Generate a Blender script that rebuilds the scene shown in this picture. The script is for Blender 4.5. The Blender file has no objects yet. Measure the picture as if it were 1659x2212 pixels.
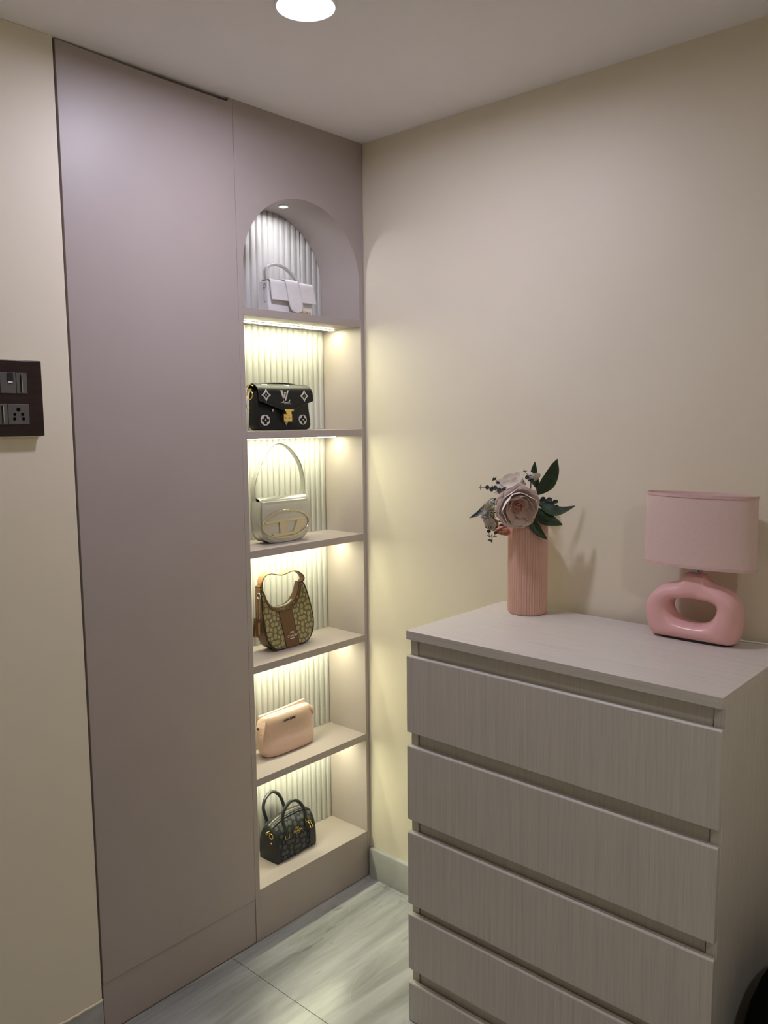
import bpy, bmesh, math, random
from mathutils import Vector, Matrix
random.seed(7)
S = bpy.context.scene
COL = S.collection
# ------------------------------------------------------------------ camera, world, exposure
cam_d = bpy.data.cameras.new('camera'); cam = bpy.data.objects.new('camera', cam_d); COL.objects.link(cam)
cam_d.sensor_fit = 'VERTICAL'; cam_d.sensor_height = 24.0; cam_d.lens = 1777.93 / 2212 * 24.0
cam_d.clip_start = 0.02
RT = Vector((0.66848, -0.74366, -0.00991)); UP = Vector((0.0901, 0.06775, 0.99363)); FW = Vector((0.73825, 0.66512, -0.11229))
m = Matrix.Identity(4)
for i in range(3):
    m[i][0], m[i][1], m[i][2] = RT[i], UP[i], -FW[i]
m.translation = Vector((-1.98690, -1.86806, 1.58220))
cam.matrix_world = m
S.camera = cam
W = bpy.data.worlds.new('world'); S.world = W; W.use_nodes = True
W.node_tree.nodes['Background'].inputs[0].default_value = (0.5, 0.48, 0.45, 1)
W.node_tree.nodes['Background'].inputs[1].default_value = 0.02
S.view_settings.view_transform = 'Standard'; S.view_settings.look = 'None'
S.view_settings.exposure = 0.0; S.view_settings.gamma = 1.0; S.view_settings.use_curve_mapping = False
try:
    S.cycles.use_denoising = True
    S.cycles.max_bounces = 10; S.cycles.diffuse_bounces = 6
    S.cycles.sample_clamp_indirect = 6.0
except Exception:
    pass
DOWNLIGHT = 250.0            # radiance of the round ceiling lamp; the added rear fill scales it
DOWN_COL = (1.0, 0.96, 1.19)
REAR_FILL_COL = (1.0, 0.95, 0.90)   # warmer fill lamp, added unseen behind the viewer to lift the ambient light
STRIP = 90.0                 # radiance of the shelf light strips
STRIP_COL = (1.0, 0.98, 0.67)
SPOT = 520.0
SPOT_COL = (0.97, 0.94, 1.0)

# ------------------------------------------------------------------ node helpers
def new_mat(name):
    mt = bpy.data.materials.new(name); mt.use_nodes = True
    nt = mt.node_tree
    return mt, nt, nt.nodes['Principled BSDF']
def inp(nt, node, key, v):
    s = node.inputs[key]
    if hasattr(v, 'is_output'): nt.links.new(v, s)
    else: s.default_value = v
def nd(nt, typ, **kw):
    n = nt.nodes.new(typ)
    for k, v in kw.items(): setattr(n, k, v)
    return n
def mth(nt, op, a, b=None, c=None, clamp=False):
    n = nd(nt, 'ShaderNodeMath', operation=op, use_clamp=clamp)
    inp(nt, n, 0, a)
    if b is not None: inp(nt, n, 1, b)
    if c is not None: inp(nt, n, 2, c)
    return n.outputs[0]
def coords(nt, scale=(1, 1, 1), rot=(0, 0, 0), kind='Object'):
    tc = nd(nt, 'ShaderNodeTexCoord'); mp = nd(nt, 'ShaderNodeMapping')
    nt.links.new(tc.outputs[kind], mp.inputs[0])
    mp.inputs['Scale'].default_value = scale; mp.inputs['Rotation'].default_value = rot
    return mp.outputs[0]
def noise(nt, vec, scale, detail=4, rough=0.5, dist=0.0):
    n = nd(nt, 'ShaderNodeTexNoise'); nt.links.new(vec, n.inputs['Vector'])
    n.inputs['Scale'].default_value = scale; n.inputs['Detail'].default_value = detail
    n.inputs['Roughness'].default_value = rough; n.inputs['Distortion'].default_value = dist
    return n.outputs[0]
def ramp(nt, fac, stops):
    r = nd(nt, 'ShaderNodeValToRGB'); inp(nt, r, 0, fac)
    el = r.color_ramp.elements
    while len(el) < len(stops): el.new(0.5)
    for e, (p, c) in zip(el, stops):
        e.position = p; e.color = (c[0], c[1], c[2], 1)
    return r.outputs[0]
def mix(nt, fac, a, b):
    n = nd(nt, 'ShaderNodeMix', data_type='RGBA'); inp(nt, n, 0, fac)
    for k, v in ((6, a), (7, b)):
        if isinstance(v, tuple): n.inputs[k].default_value = (v[0], v[1], v[2], 1)
        else: nt.links.new(v, n.inputs[k])
    return n.outputs[2]
def bump(nt, b, h, strength=0.2, dist=0.001):
    n = nd(nt, 'ShaderNodeBump'); nt.links.new(h, n.inputs['Height'])
    n.inputs['Strength'].default_value = strength; n.inputs['Distance'].default_value = dist
    nt.links.new(n.outputs[0], b.inputs['Normal'])
def simple(name, c, rough=0.5, metal=0.0, var=0.06, nscale=40, bstr=0.0, bdist=0.0006, sheen=0.0, coat=0.0, spec=None, bscale=None):
    mt, nt, b = new_mat(name)
    v = coords(nt)
    f = noise(nt, v, nscale)
    lo = tuple(x * (1 - var) for x in c); hi = tuple(min(1, x * (1 + var)) for x in c)
    nt.links.new(ramp(nt, f, [(0.3, lo), (0.7, hi)]), b.inputs['Base Color'])
    b.inputs['Roughness'].default_value = rough; b.inputs['Metallic'].default_value = metal
    if sheen: b.inputs['Sheen Weight'].default_value = sheen
    if coat: b.inputs['Coat Weight'].default_value = coat
    if spec is not None: b.inputs['Specular IOR Level'].default_value = spec
    if bstr: bump(nt, b, noise(nt, v, bscale or nscale * 4, 3), bstr, bdist)
    return mt
def emit(name, c, strength):
    mt, nt, b = new_mat(name)
    b.inputs['Base Color'].default_value = (0.9, 0.9, 0.9, 1)
    b.inputs['Emission Color'].default_value = (*c, 1); b.inputs['Emission Strength'].default_value = strength
    return mt
def wood(name, c, axis, dark=0.88):
    mt, nt, b = new_mat(name)
    sc = [250, 250, 250]; sc[axis] = 5
    v = coords(nt, tuple(sc))
    f1 = noise(nt, v, 1.0, 4, 0.6)
    sc2 = [22, 22, 22]; sc2[axis] = 1.5
    f2 = noise(nt, coords(nt, tuple(sc2)), 1.0, 3, 0.5)
    f = mth(nt, 'ADD', mth(nt, 'MULTIPLY', f1, 0.86), mth(nt, 'MULTIPLY', f2, 0.14))
    nt.links.new(ramp(nt, f, [(0.32, tuple(x * dark for x in c)), (0.5, c), (0.7, tuple(min(1, x * 1.08) for x in c))]), b.inputs['Base Color'])
    b.inputs['Roughness'].default_value = 0.36
    bump(nt, b, f1, 0.12, 0.0004)
    return mt
def signature_cloth(name, ground, oval, ring, size=0.029):
    """woven cloth printed with rows of C shaped ovals and little stars; flat print in object x, z"""
    mt, nt, b = new_mat(name)
    tc = nd(nt, 'ShaderNodeTexCoord'); sp = nd(nt, 'ShaderNodeSeparateXYZ'); nt.links.new(tc.outputs['Object'], sp.inputs[0])
    X = mth(nt, 'DIVIDE', sp.outputs[0], size); Z = mth(nt, 'DIVIDE', sp.outputs[2], size)
    def cell(ox, oz):
        u = mth(nt, 'SUBTRACT', mth(nt, 'FRACT', mth(nt, 'ADD', X, ox)), 0.5)
        w = mth(nt, 'SUBTRACT', mth(nt, 'FRACT', mth(nt, 'ADD', Z, oz)), 0.5)
        return u, w
    def ell(u, w, cx, cz, rx, rz):
        a = mth(nt, 'DIVIDE', mth(nt, 'SUBTRACT', u, cx), rx); c = mth(nt, 'DIVIDE', mth(nt, 'SUBTRACT', w, cz), rz)
        return mth(nt, 'ADD', mth(nt, 'MULTIPLY', a, a), mth(nt, 'MULTIPLY', c, c))
    def inside(e, lim=1.0): return mth(nt, 'LESS_THAN', e, lim)
    col = ground
    u, w = cell(0.0, 0.0)
    line = tuple(x * 0.45 for x in ring)
    lay = []
    for (uu, ww) in (cell(0.0, 0.0), cell(0.5, 0.5)):
        # upright pair: oval with crescent above and below
        lay += [(ell(uu, ww, 0.0, 0.22, 0.185, 0.235), line), (ell(uu, ww, 0.0, 0.22, 0.165, 0.215), ring), (ell(uu, ww, 0.0, 0.16, 0.145, 0.165), line), (ell(uu, ww, 0.0, 0.16, 0.125, 0.15), oval)]
        lay += [(ell(uu, ww, 0.0, -0.22, 0.185, 0.235), line), (ell(uu, ww, 0.0, -0.22, 0.165, 0.215), ring), (ell(uu, ww, 0.0, -0.16, 0.145, 0.165), line), (ell(uu, ww, 0.0, -0.16, 0.125, 0.15), oval)]
    for (uu, ww) in (cell(0.5, 0.0), cell(0.0, 0.5)):
        for s in (-1, 1):
            lay += [(ell(uu, ww, 0.19 * s, 0.0, 0.21, 0.185), line), (ell(uu, ww, 0.19 * s, 0.0, 0.195, 0.165), ring), (ell(uu, ww, 0.13 * s, 0.0, 0.15, 0.145), line), (ell(uu, ww, 0.13 * s, 0.0, 0.135, 0.125), oval)]
    for e, c2 in lay: col = mix(nt, inside(e), col, c2)
    wv = noise(nt, coords(nt, (900, 900, 900)), 1.0, 1)
    col = mix(nt, mth(nt, 'MULTIPLY', wv, 0.25), col, tuple(x * 0.6 for x in ground))
    nt.links.new(col, b.inputs['Base Color'])
    b.inputs['Roughness'].default_value = 0.75
    bump(nt, b, wv, 0.15, 0.0004)
    return mt

M = {}
M['cream'] = simple('cream_paint', (0.78, 0.72, 0.575), 0.5, var=0.015, nscale=3, bstr=0.08, bscale=90)
M['ceil'] = simple('ceiling_paint', (0.93, 0.905, 0.92), 0.7, var=0.015, nscale=3, bstr=0.05, bscale=60)
M['mauve'] = simple('mauve_laminate', (0.41, 0.36, 0.335), 0.42, var=0.02, nscale=6, bstr=0.06, bscale=500, bdist=0.0003)
M['flute'] = simple('ivory_fluted_board', (0.49, 0.49, 0.47), 0.5, var=0.015, nscale=8)
M['dark'] = simple('painted_gap_shade', (0.02, 0.017, 0.015), 0.8)  # near-black colour standing in for the shade in the gap above the door
M['white'] = simple('white_plastic', (0.82, 0.82, 0.83), 0.4)
M['down'] = emit('ceiling_lamp_glow', DOWN_COL, DOWNLIGHT)
M['rear'] = emit('rear_fill_glow', REAR_FILL_COL, DOWNLIGHT * 1.15)
M['strip'] = emit('strip_glow', STRIP_COL, STRIP)
M['spot'] = emit('spot_glow', SPOT_COL, SPOT)
GW = (0.63, 0.595, 0.55)
M['wood_z'] = wood('grey_oak_upright', GW, 2)
M['wood_y'] = wood('grey_oak_along', GW, 1)
M['skirt'] = simple('grey_marble_skirting', (0.42, 0.43, 0.41), 0.3, var=0.12, nscale=14)
# ------------------------------------------------------------------ mesh helpers
class MB:
    def __init__(s): s.v = []; s.f = []
    def add(s, vs, fs):
        o = len(s.v); s.v += [tuple(p) for p in vs]; s.f += [tuple(i + o for i in f) for f in fs]; return s
    def box(s, x0, x1, y0, y1, z0, z1):
        return s.add([(x, y, z) for z in (z0, z1) for y in (y0, y1) for x in (x0, x1)],
                     [(0, 2, 3, 1), (4, 5, 7, 6), (0, 1, 5, 4), (2, 6, 7, 3), (0, 4, 6, 2), (1, 3, 7, 5)])
    def loft(s, rings, caps=True, closed=True, loop=False):
        n = len(rings[0]); vs = [p for r in rings for p in r]; fs = []
        R = len(rings)
        for i in range(R if loop else R - 1):
            for j in range(n if closed else n - 1):
                a, b = i * n + j, i * n + (j + 1) % n
                i2 = (i + 1) % R
                fs.append((a, b, i2 * n + (j + 1) % n, i2 * n + j))
        if caps and not loop:
            fs.append(tuple(range(n - 1, -1, -1))); fs.append(tuple((R - 1) * n + j for j in range(n)))
        return s.add(vs, fs)
    def lathe(s, prof, n=32, c=(0, 0, 0), caps=True, wob=None):
        rings = []
        for r, z in prof:
            rings.append([(c[0] + r * (wob(k, z) if wob else 1) * math.cos(2 * math.pi * k / n), c[1] + r * (wob(k, z) if wob else 1) * math.sin(2 * math.pi * k / n), c[2] + z) for k in range(n)])
        return s.loft(rings, caps)
    def tube(s, path, r, n=8, loop=False):
        P = [Vector(p) for p in path]; L = len(P); rings = []; prev = None
        for i in range(L):
            a = P[(i - 1) % L] if (loop or i > 0) else P[i]; b = P[(i + 1) % L] if (loop or i < L - 1) else P[i]
            t = (b - a).normalized()
            if prev is None:
                u = t.orthogonal().normalized()
            else:
                u = (prev - t * prev.dot(t)).normalized()
            prev = u; w = t.cross(u)
            rr = r[i] if isinstance(r, (list, tuple)) else r
            rings.append([tuple(P[i] + (u * math.cos(2 * math.pi * k / n) + w * math.sin(2 * math.pi * k / n)) * rr) for k in range(n)])
        return s.loft(rings, True, True, loop)
    def ribbon(s, path, wd, t, width, loop=False):
        """strap: rectangle t x width swept along path, width along wd"""
        P = [Vector(p) for p in path]; L = len(P); rings = []
        for i in range(L):
            a = P[(i - 1) % L] if (loop or i > 0) else P[i]; b = P[(i + 1) % L] if (loop or i < L - 1) else P[i]
            d = Vector(wd[i] if isinstance(wd, list) else wd).normalized()
            tg = (b - a); nrm = tg.cross(d).normalized()
            hw = (width[i] if isinstance(width, list) else width) / 2
            rings.append([tuple(P[i] + d * (hw * sx) + nrm * (t / 2 * sz)) for sx, sz in ((-1, -.5), (-.9, -1), (.9, -1), (1, -.5), (1, .5), (.9, 1), (-.9, 1), (-1, .5))])
        return s.loft(rings, True, True, loop)
    def prism(s, poly, y0, y1):
        """outline in x, z extruded along y"""
        n = len(poly)
        return s.add([(x, y0, z) for x, z in poly] + [(x, y1, z) for x, z in poly],
                     [tuple(range(n)), tuple(range(2 * n - 1, n - 1, -1))] + [(i, i + n, (i + 1) % n + n, (i + 1) % n) for i in range(n)])
    def ringprism(s, outer, inner, y0, y1):
        n = len(outer)
        vs = [(x, y0, z) for x, z in outer] + [(x, y0, z) for x, z in inner] + [(x, y1, z) for x, z in outer] + [(x, y1, z) for x, z in inner]
        fs = []
        for i in range(n):
            j = (i + 1) % n
            fs += [(i, j, n + j, n + i), (2 * n + i, 3 * n + i, 3 * n + j, 2 * n + j), (i, 2 * n + i, 2 * n + j, j), (n + i, n + j, 3 * n + j, 3 * n + i)]
        return s.add(vs, fs)
    def sheet(s, fn, nu, nv, th=0.0):
        """fn(u, v) -> point, u, v in 0..1; th gives it thickness along its normal"""
        g = [[Vector(fn(i / nu, j / nv)) for j in range(nv + 1)] for i in range(nu + 1)]
        if not th:
            vs = [p for r in g for p in r]
            return s.add(vs, [(i * (nv + 1) + j, (i + 1) * (nv + 1) + j, (i + 1) * (nv + 1) + j + 1, i * (nv + 1) + j + 1) for i in range(nu) for j in range(nv)])
        top = []; bot = []
        for i in range(nu + 1):
            for j in range(nv + 1):
                du = g[min(nu, i + 1)][j] - g[max(0, i - 1)][j]; dv = g[i][min(nv, j + 1)] - g[i][max(0, j - 1)]
                n = du.cross(dv); n = n.normalized() if n.length > 1e-12 else Vector((0, 0, 1))
                top.append(g[i][j] + n * th / 2); bot.append(g[i][j] - n * th / 2)
        K = len(top); k = nv + 1; fs = []
        for i in range(nu):
            for j in range(nv):
                a, b, c, d = i * k + j, (i + 1) * k + j, (i + 1) * k + j + 1, i * k + j + 1
                fs += [(a, b, c, d), (K + d, K + c, K + b, K + a)]
        for i in range(nu):
            for j in (0, nv):
                a, b = i * k + j, (i + 1) * k + j
                fs.append((a, K + a, K + b, b))
        for j in range(nv):
            for i in (0, nu):
                a, b = i * k + j, i * k + j + 1
                fs.append((a, b, K + b, K + a))
        return s.add(top + bot, fs)
    def ball(s, c, r, nu=12, nv=8):
        rx, ry, rz = r if isinstance(r, (list, tuple)) else (r, r, r)
        rings = []
        for j in range(nv + 1):
            t = math.pi * (0.02 + 0.96 * j / nv)
            rings.append([(c[0] + rx * math.sin(t) * math.cos(2 * math.pi * k / nu), c[1] + ry * math.sin(t) * math.sin(2 * math.pi * k / nu), c[2] - rz * math.cos(t)) for k in range(nu)])
        return s.loft(rings)
    def mesh(s, name, mat=None, smooth=35, weld=0.0):
        me = bpy.data.meshes.new(name); bm = bmesh.new()
        vs = [bm.verts.new(p) for p in s.v]
        for f in s.f:
            try: bm.faces.new([vs[i] for i in f])
            except ValueError: pass
        if weld: bmesh.ops.remove_doubles(bm, verts=bm.verts, dist=weld)
        bmesh.ops.recalc_face_normals(bm, faces=bm.faces)
        bm.to_mesh(me); bm.free()
        if smooth:
            me.shade_smooth(); me.set_sharp_from_angle(angle=math.radians(smooth))
        if mat: me.materials.append(mat)
        return me
    def obj(s, name, mat, parent=None, bevel=0.0, seg=2, smooth=35, label=None, weld=0.0, subsurf=0, kind=None):
        o = bpy.data.objects.new(name, s.mesh(name, mat, smooth, weld)); COL.objects.link(o)
        if parent: o.parent = parent
        if bevel:
            b = o.modifiers.new('bevel', 'BEVEL'); b.width = bevel; b.segments = seg; b.limit_method = 'ANGLE'; b.angle_limit = math.radians(40)
        if subsurf:
            b = o.modifiers.new('subd', 'SUBSURF'); b.levels = b.render_levels = subsurf
        if label: o['label'] = label
        if kind: o['kind'] = kind
        return o
def root(name, label, cat, loc=(0, 0, 0), rz=0.0, group=None):
    o = bpy.data.objects.new(name, None); COL.objects.link(o); o.empty_display_size = 0.05
    o.location = loc; o.rotation_euler = (0, 0, rz); o['label'] = label; o['category'] = cat
    if group: o['group'] = group
    return o
def tag(o, label, cat, group=None):
    o['label'] = label; o['category'] = cat
    if group: o['group'] = group
    return o
def struct(o, label=None):
    o['kind'] = 'structure'
    if label: o['label'] = label
    return o
def spline(pts, n=6, loop=False):
    P = [Vector(p) for p in pts]; L = len(P); out = []
    for i in range(L if loop else L - 1):
        p0 = P[(i - 1) % L] if (loop or i > 0) else P[0] * 2 - P[1]
        p1, p2 = P[i], P[(i + 1) % L]
        p3 = P[(i + 2) % L] if (loop or i < L - 2) else P[-1] * 2 - P[-2]
        for k in range(n):
            t = k / n
            out.append(0.5 * ((2 * p1) + (-p0 + p2) * t + (2 * p0 - 5 * p1 + 4 * p2 - p3) * t * t + (-p0 + 3 * p1 - 3 * p2 + p3) * t ** 3))
    if not loop: out.append(P[-1])
    return out
def sp2(pts, n=5, loop=True):
    return [(p.x, p.z) for p in spline([(a, 0, b) for a, b in pts], n, loop)]
def ellipse(cx, cz, rx, rz, n=32):
    return [(cx + rx * math.cos(2 * math.pi * k / n), cz + rz * math.sin(2 * math.pi * k / n)) for k in range(n)]
def text_obj(name, body, size, mat, parent, loc, rot=(math.pi / 2, 0, 0), depth=0.0006, sx=1.0, shear=0.0, align='CENTER', bold=0.0):
    c = bpy.data.curves.new(name, 'FONT'); c.body = body; c.size = size; c.extrude = depth; c.align_x = align; c.shear = shear; c.offset = bold
    c.resolution_u = 3
    t = bpy.data.objects.new(name, c); COL.objects.link(t)
    bpy.context.view_layer.update()
    dg = bpy.context.evaluated_depsgraph_get()
    me = bpy.data.meshes.new_from_object(t.evaluated_get(dg))
    bpy.data.objects.remove(t); bpy.data.curves.remove(c)
    o = bpy.data.objects.new(name, me); COL.objects.link(o); o.parent = parent; o.location = loc; o.rotation_euler = rot; o.scale = (sx, 1, 1)
    me.materials.clear(); me.materials.append(mat)
    return o

H = 2.45
# ================================================================== room shell
def marble():
    mt, nt, b = new_mat('grey_green_marble')
    v = coords(nt, (1.1, 8.5, 1), (0, 0, math.radians(13)))
    st = noise(nt, v, 1.6, 5, 0.55, 0.5)
    fine = noise(nt, coords(nt, (3.5, 60, 1), (0, 0, math.radians(13))), 1.0, 5, 0.6, 0.3)
    f = mth(nt, 'ADD', mth(nt, 'MULTIPLY', st, 0.86), mth(nt, 'MULTIPLY', fine, 0.14))
    col = ramp(nt, f, [(0.30, (0.22, 0.23, 0.23)), (0.44, (0.33, 0.345, 0.34)), (0.54, (0.41, 0.425, 0.43)), (0.68, (0.53, 0.545, 0.54))])
    # small dark flecks
    fl = noise(nt, coords(nt, (14, 40, 1), (0, 0, math.radians(13))), 1.0, 3, 0.5)
    big = noise(nt, coords(nt, (2, 5, 1), (0, 0, math.radians(13))), 1.0, 2)
    mk = ramp(nt, fl, [(0.60, (0, 0, 0)), (0.67, (1, 1, 1))])
    mk2 = mth(nt, 'MULTIPLY', mk, ramp(nt, big, [(0.45, (0, 0, 0)), (0.6, (1, 1, 1))]))
    col = mix(nt, mth(nt, 'MULTIPLY', mk2, 0.6), col, (0.15, 0.155, 0.145))
    # pale hairline cracks
    w = noise(nt, coords(nt, (2.2, 2.2, 1)), 1.0, 2, 0.5, 1.2)
    cr = ramp(nt, mth(nt, 'ABSOLUTE', mth(nt, 'SUBTRACT', w, 0.52)), [(0.0, (1, 1, 1)), (0.006, (0, 0, 0))])
    col = mix(nt, mth(nt, 'MULTIPLY', cr, 0.12), col, (0.6, 0.6, 0.55))
    nt.links.new(col, b.inputs['Base Color'])
    b.inputs['Roughness'].default_value = 0.23
    return mt
M['marble'] = marble()
M['grout'] = simple('grey_grout', (0.42, 0.41, 0.38), 0.8)
XW, YW = -3.3, -3.3
floor = struct(MB().box(XW - .1, .12, YW - .1, .5, -.06, -.004).obj('floor', M['grout']), 'grey green streaked marble floor')
xe = [0.0, -0.0365, -0.606, -1.206, -1.806, -2.406, -3.006, XW]
ye = [0.0, -1.2, -2.4, YW]
for i in range(len(xe) - 1):
    for j in range(len(ye) - 1):
        g = 0.0005
        MB().box(xe[i + 1] + g, xe[i] - g, ye[j + 1] + g, ye[j] - g, -.004, 0).obj('tile', M['marble'], floor, bevel=0.0006, seg=1)
ceiling = struct(MB().box(XW - .1, .12, YW - .1, .5, H, H + .08).obj('ceiling', M['ceil']), 'plain white painted ceiling')
struct(MB().box(0, .1, YW - .1, .5, 0, H).obj('wall_right', M['cream']), 'cream painted wall behind the chest of drawers')
struct(MB().box(XW - .1, -1.018, 0, .1, 0, H).obj('wall_left', M['cream'], bevel=0.002), 'cream painted wall left of the tall cabinet')
struct(MB().box(-1.13, -1.03, .1, .5, 0, H).obj('wall_inner', M['cream']))
struct(MB().box(-1.13, 0, .42, .5, 0, H).obj('wall_back', M['cream']))
struct(MB().box(XW - .1, XW, YW, 0, 0, H).obj('wall_side', M['cream']))
struct(MB().box(XW - .1, .1, YW - .1, YW, 0, H).obj('wall_rear', M['cream']))
sk = MB(); sk.prism([(-.0205, 0), (-.0205, .1015), (-.0185, .105), (0, .105), (0, 0)], YW, -.012)
struct(sk.obj('baseboard_right', M['skirt'], bevel=0.0015), 'grey marble skirting along the right wall')
bl = struct(MB().box(XW, -1.019, -.006, 0, 0, .100).obj('baseboard_left', M['skirt'], bevel=0.001), 'grey marble skirting below the left wall')
# hand-filled paint bead on top of the left skirting
bd = []
x = XW
while x < -1.02:
    bd.append((x, -.004 + random.uniform(-.0012, .0008), .1015 + random.uniform(-.0012, .0016))); x += 0.011
bd.append((-1.0195, -.004, .103))
MB().tube(bd, 0.0035, 6).obj('paint_bead', M['cream'], bl)

# ================================================================== ceiling lights
def downlight(name, label, x, y, glow='down', r_out=.0665, r_in=.0545):
    t = root(name, label, 'ceiling light', (x, y, H))
    ring = MB(); ring.lathe([(r_out, 0), (r_out, -.003), (r_out - .004, -.0055), (r_in + .001, -.004), (r_in, -.002), (r_in, 0)], 48, caps=False)
    ring.obj('trim_ring', M['white'], t)
    MB().lathe([(.001, -.0012), (r_in, -.0012), (r_in, -.0002), (.001, -.0002)], 48).obj('diffuser', M[glow], t, smooth=0)
    return t
downlight('ceiling_downlight', 'round recessed ceiling lamp glowing white near the tall cabinet', -.722, -.521)
downlight('ceiling_downlight', 'added unseen fill lamp in the ceiling far behind the viewer', -1.45, -2.55, 'rear')  # added fill light, placed to brighten the dresser side and the room

# ================================================================== tall closed cabinet
cab = root('tall_cabinet', 'tall plain mauve cabinet with one flat handleless door', 'cabinet', (0, 0, 0))
MB().prism([(-1.0128, .1395), (-.5122, .1395), (-.5122, 2.4496), (-.5245, 2.4494), (-.5290, 2.4390), (-.75, 2.4400), (-1.0128, 2.4475)], 0, .018).obj('door', M['mauve'], cab, bevel=0.0008)
MB().box(-1.0128, -.5119, .0025, .02, 0, .1375).obj('plinth', M['mauve'], cab, bevel=0.0006)
MB().box(-1.0128, -.995, .0195, .40, 0, 2.44).obj('side_panel', M['mauve'], cab)
MB().box(-.529, -.5124, .0195, .40, 0, 2.44).obj('side_panel', M['mauve'], cab)
MB().box(-.994, -.530, .39, .40, .14, 2.44).obj('back_panel', M['mauve'], cab)
MB().box(-.994, -.530, .0215, .389, 2.40, 2.42).obj('top_panel', M['dark'], cab, label='top panel with gap shade painted in near black')

# ================================================================== open display shelves
dis = root('display_shelves', 'mauve niche shelf unit with arched top and lit ivory fluted backing', 'shelf unit', (0, 0, 0))
XL, XR = -.4939, -.0164
DZ = .1745
arch_c = (-.2565, 2.016); AR, AZ = .2345, .215
arc = [(arch_c[0] + AR * math.cos(math.pi * k / 40), arch_c[1] + AZ * math.sin(math.pi * k / 40)) for k in range(41)]   # right to left
ap = [(-.002, 1.8990), (-.002, 2.4495), (-.5117, 2.4495), (-.5117, 1.8990), (-.491, 1.8990)] + arc[::-1] + [(-.022, 1.8990)]
MB().prism(ap, 0, .018).obj('arch_panel', M['mauve'], dis, smooth=20)
lin = [(-.022, 1.8990)] + arc + [(-.491, 1.8990)]
def off(p, d):
    x, z = p
    if z <= arch_c[1] + 1e-6: return (x + d * (1 if x > arch_c[0] else -1), z)
    dx, dz = (x - arch_c[0]) / AR, (z - arch_c[1]) / AZ
    return (x + d * dx, z + d * dz)
lm = MB(); rings = []
for y, d0, d1 in ((.018, 0, .008), (.1740, 0, .008)):
    rings.append([(p[0], y, p[1]) for p in lin] + [(off(p, d1)[0], y, off(p, d1)[1]) for p in lin[::-1]])
lm.loft(rings); lm.obj('arch_lining', M['mauve'], dis, smooth=30)
MB().box(-.5117, XL, 0, .19, .0, 1.8988).obj('side_panel', M['mauve'], dis, bevel=0.0005)
MB().box(XR, -.0022, 0, .19, 0, 1.8988).obj('side_panel', M['mauve'], dis, bevel=0.0005)
shelf_top = [1.8988, 1.5498, 1.2037, .8589, .5115]
for z in shelf_top:
    MB().box(XL + .0002, XR - .0002, 0.0004, .1850, z - .0219, z).obj('shelf', M['mauve'], dis, bevel=0.0005)
MB().box(XL + .0002, XR - .0002, 0.0004, .1850, .0, .1617).obj('bottom_plinth', M['mauve'], dis, bevel=0.0005)
MB().box(-.5117, -.0022, .188, .20, .15, 2.44).obj('back_board', M['mauve'], dis)
# fluted backing boards: five flutes each, butt-jointed
P5 = .1215; PF = P5 / 5
edges = [XR, -.1290, -.1290 - P5, -.1290 - 2 * P5, XL]
def flute_board(x0, x1, z0, z1):
    m_ = MB(); prof = []
    a = x1 - PF * 5
    for k in range(5):
        b = a + k * PF
        prof += [(b + .0003, .1812), (b + .0030, .1812), (b + .0068, .1752), (b + .0085, .1745), (b + .0192, .1745), (b + .0209, .1752), (b + .0240, .1812)]
    pr = [(min(max(px, x0 + .0003), x1 - .0003), py) for px, py in prof]
    q = []
    for p in pr:
        if not q or abs(p[0] - q[-1][0]) > 1e-6 : q.append(p)
    rings = [[(px, py, z) for px, py in q] + [(q[-1][0], .1875, z), (q[0][0], .1875, z)] for z in (z0, z1)]
    m_.loft(rings)
    return m_
tops = [2.25] + [z - .0219 for z in shelf_top]
bots = shelf_top + [.1617]
for zt, zb in zip(tops, bots):
    for k in range(4):
        flute_board(edges[k + 1], edges[k], zb + .0008, zt - .0008).obj('fluted_board', M['flute'], dis, smooth=40)
for z in shelf_top:
    hz = z - .0219
    hs_ = MB().box(XL + .001, XR - .001, .1030, .1175, hz - .0024, hz - .0001).obj('strip_housing', M['white'], dis)
    MB().box(XL + .012, XR - .020, .1036, .1169, hz - .0034, hz - .0025).obj('light_strip', M['strip'], hs_, smooth=0, label='glowing strip light')
# little spot in the crown of the arch
sp = MB().lathe([(.0165, 0), (.0165, -.003), (.0145, -.0045), (.0115, -.004), (.0112, -.0015), (.0112, 0)], 32, (-.2575, .090, 2.2305), caps=False).obj('spot_ring', M['white'], dis)
MB().lathe([(.0005, -.0022), (.011, -.0022), (.011, -.0004), (.0005, -.0004)], 32, (-.2575, .090, 2.2305)).obj('spot_lens', M['spot'], sp, smooth=0)

# ================================================================== switch plate on the left wall
M['walnut'] = None
def walnut():
    mt, nt, b = new_mat('dark_walnut_plate')
    f = noise(nt, coords(nt, (30, 30, 160)), 1.0, 5, 0.6)
    nt.links.new(ramp(nt, f, [(0.3, (0.010, 0.004, 0.004)), (0.6, (0.022, 0.008, 0.007)), (0.8, (0.05, 0.02, 0.016))]), b.inputs['Base Color'])
    b.inputs['Roughness'].default_value = 0.35
    return mt
M['walnut'] = walnut()
M['modgrey'] = simple('grey_switch_plastic', (0.10, 0.095, 0.085), 0.45)
M['black'] = simple('black_plastic', (0.012, 0.012, 0.012), 0.4)
M['hole'] = simple('black_hole', (0.004, 0.004, 0.004), 0.9, spec=0.05)
M['chrome'] = simple('bright_chrome', (0.8, 0.8, 0.8), 0.2, 1.0)
sw = root('switch_plate', 'dark wood switch and socket plate on cream wall', 'switch', (-1.19, 0, 1.635))
MB().box(-.088, .089, -.0155, -.0002, -.0855, .0795).obj('mounting_box', M['cream'], sw, bevel=0.002)
MB().box(-.0935, .0935, -.0215, -.0157, -.0835, .0855).obj('plate', M['walnut'], sw, bevel=0.0025, seg=3)
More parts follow.
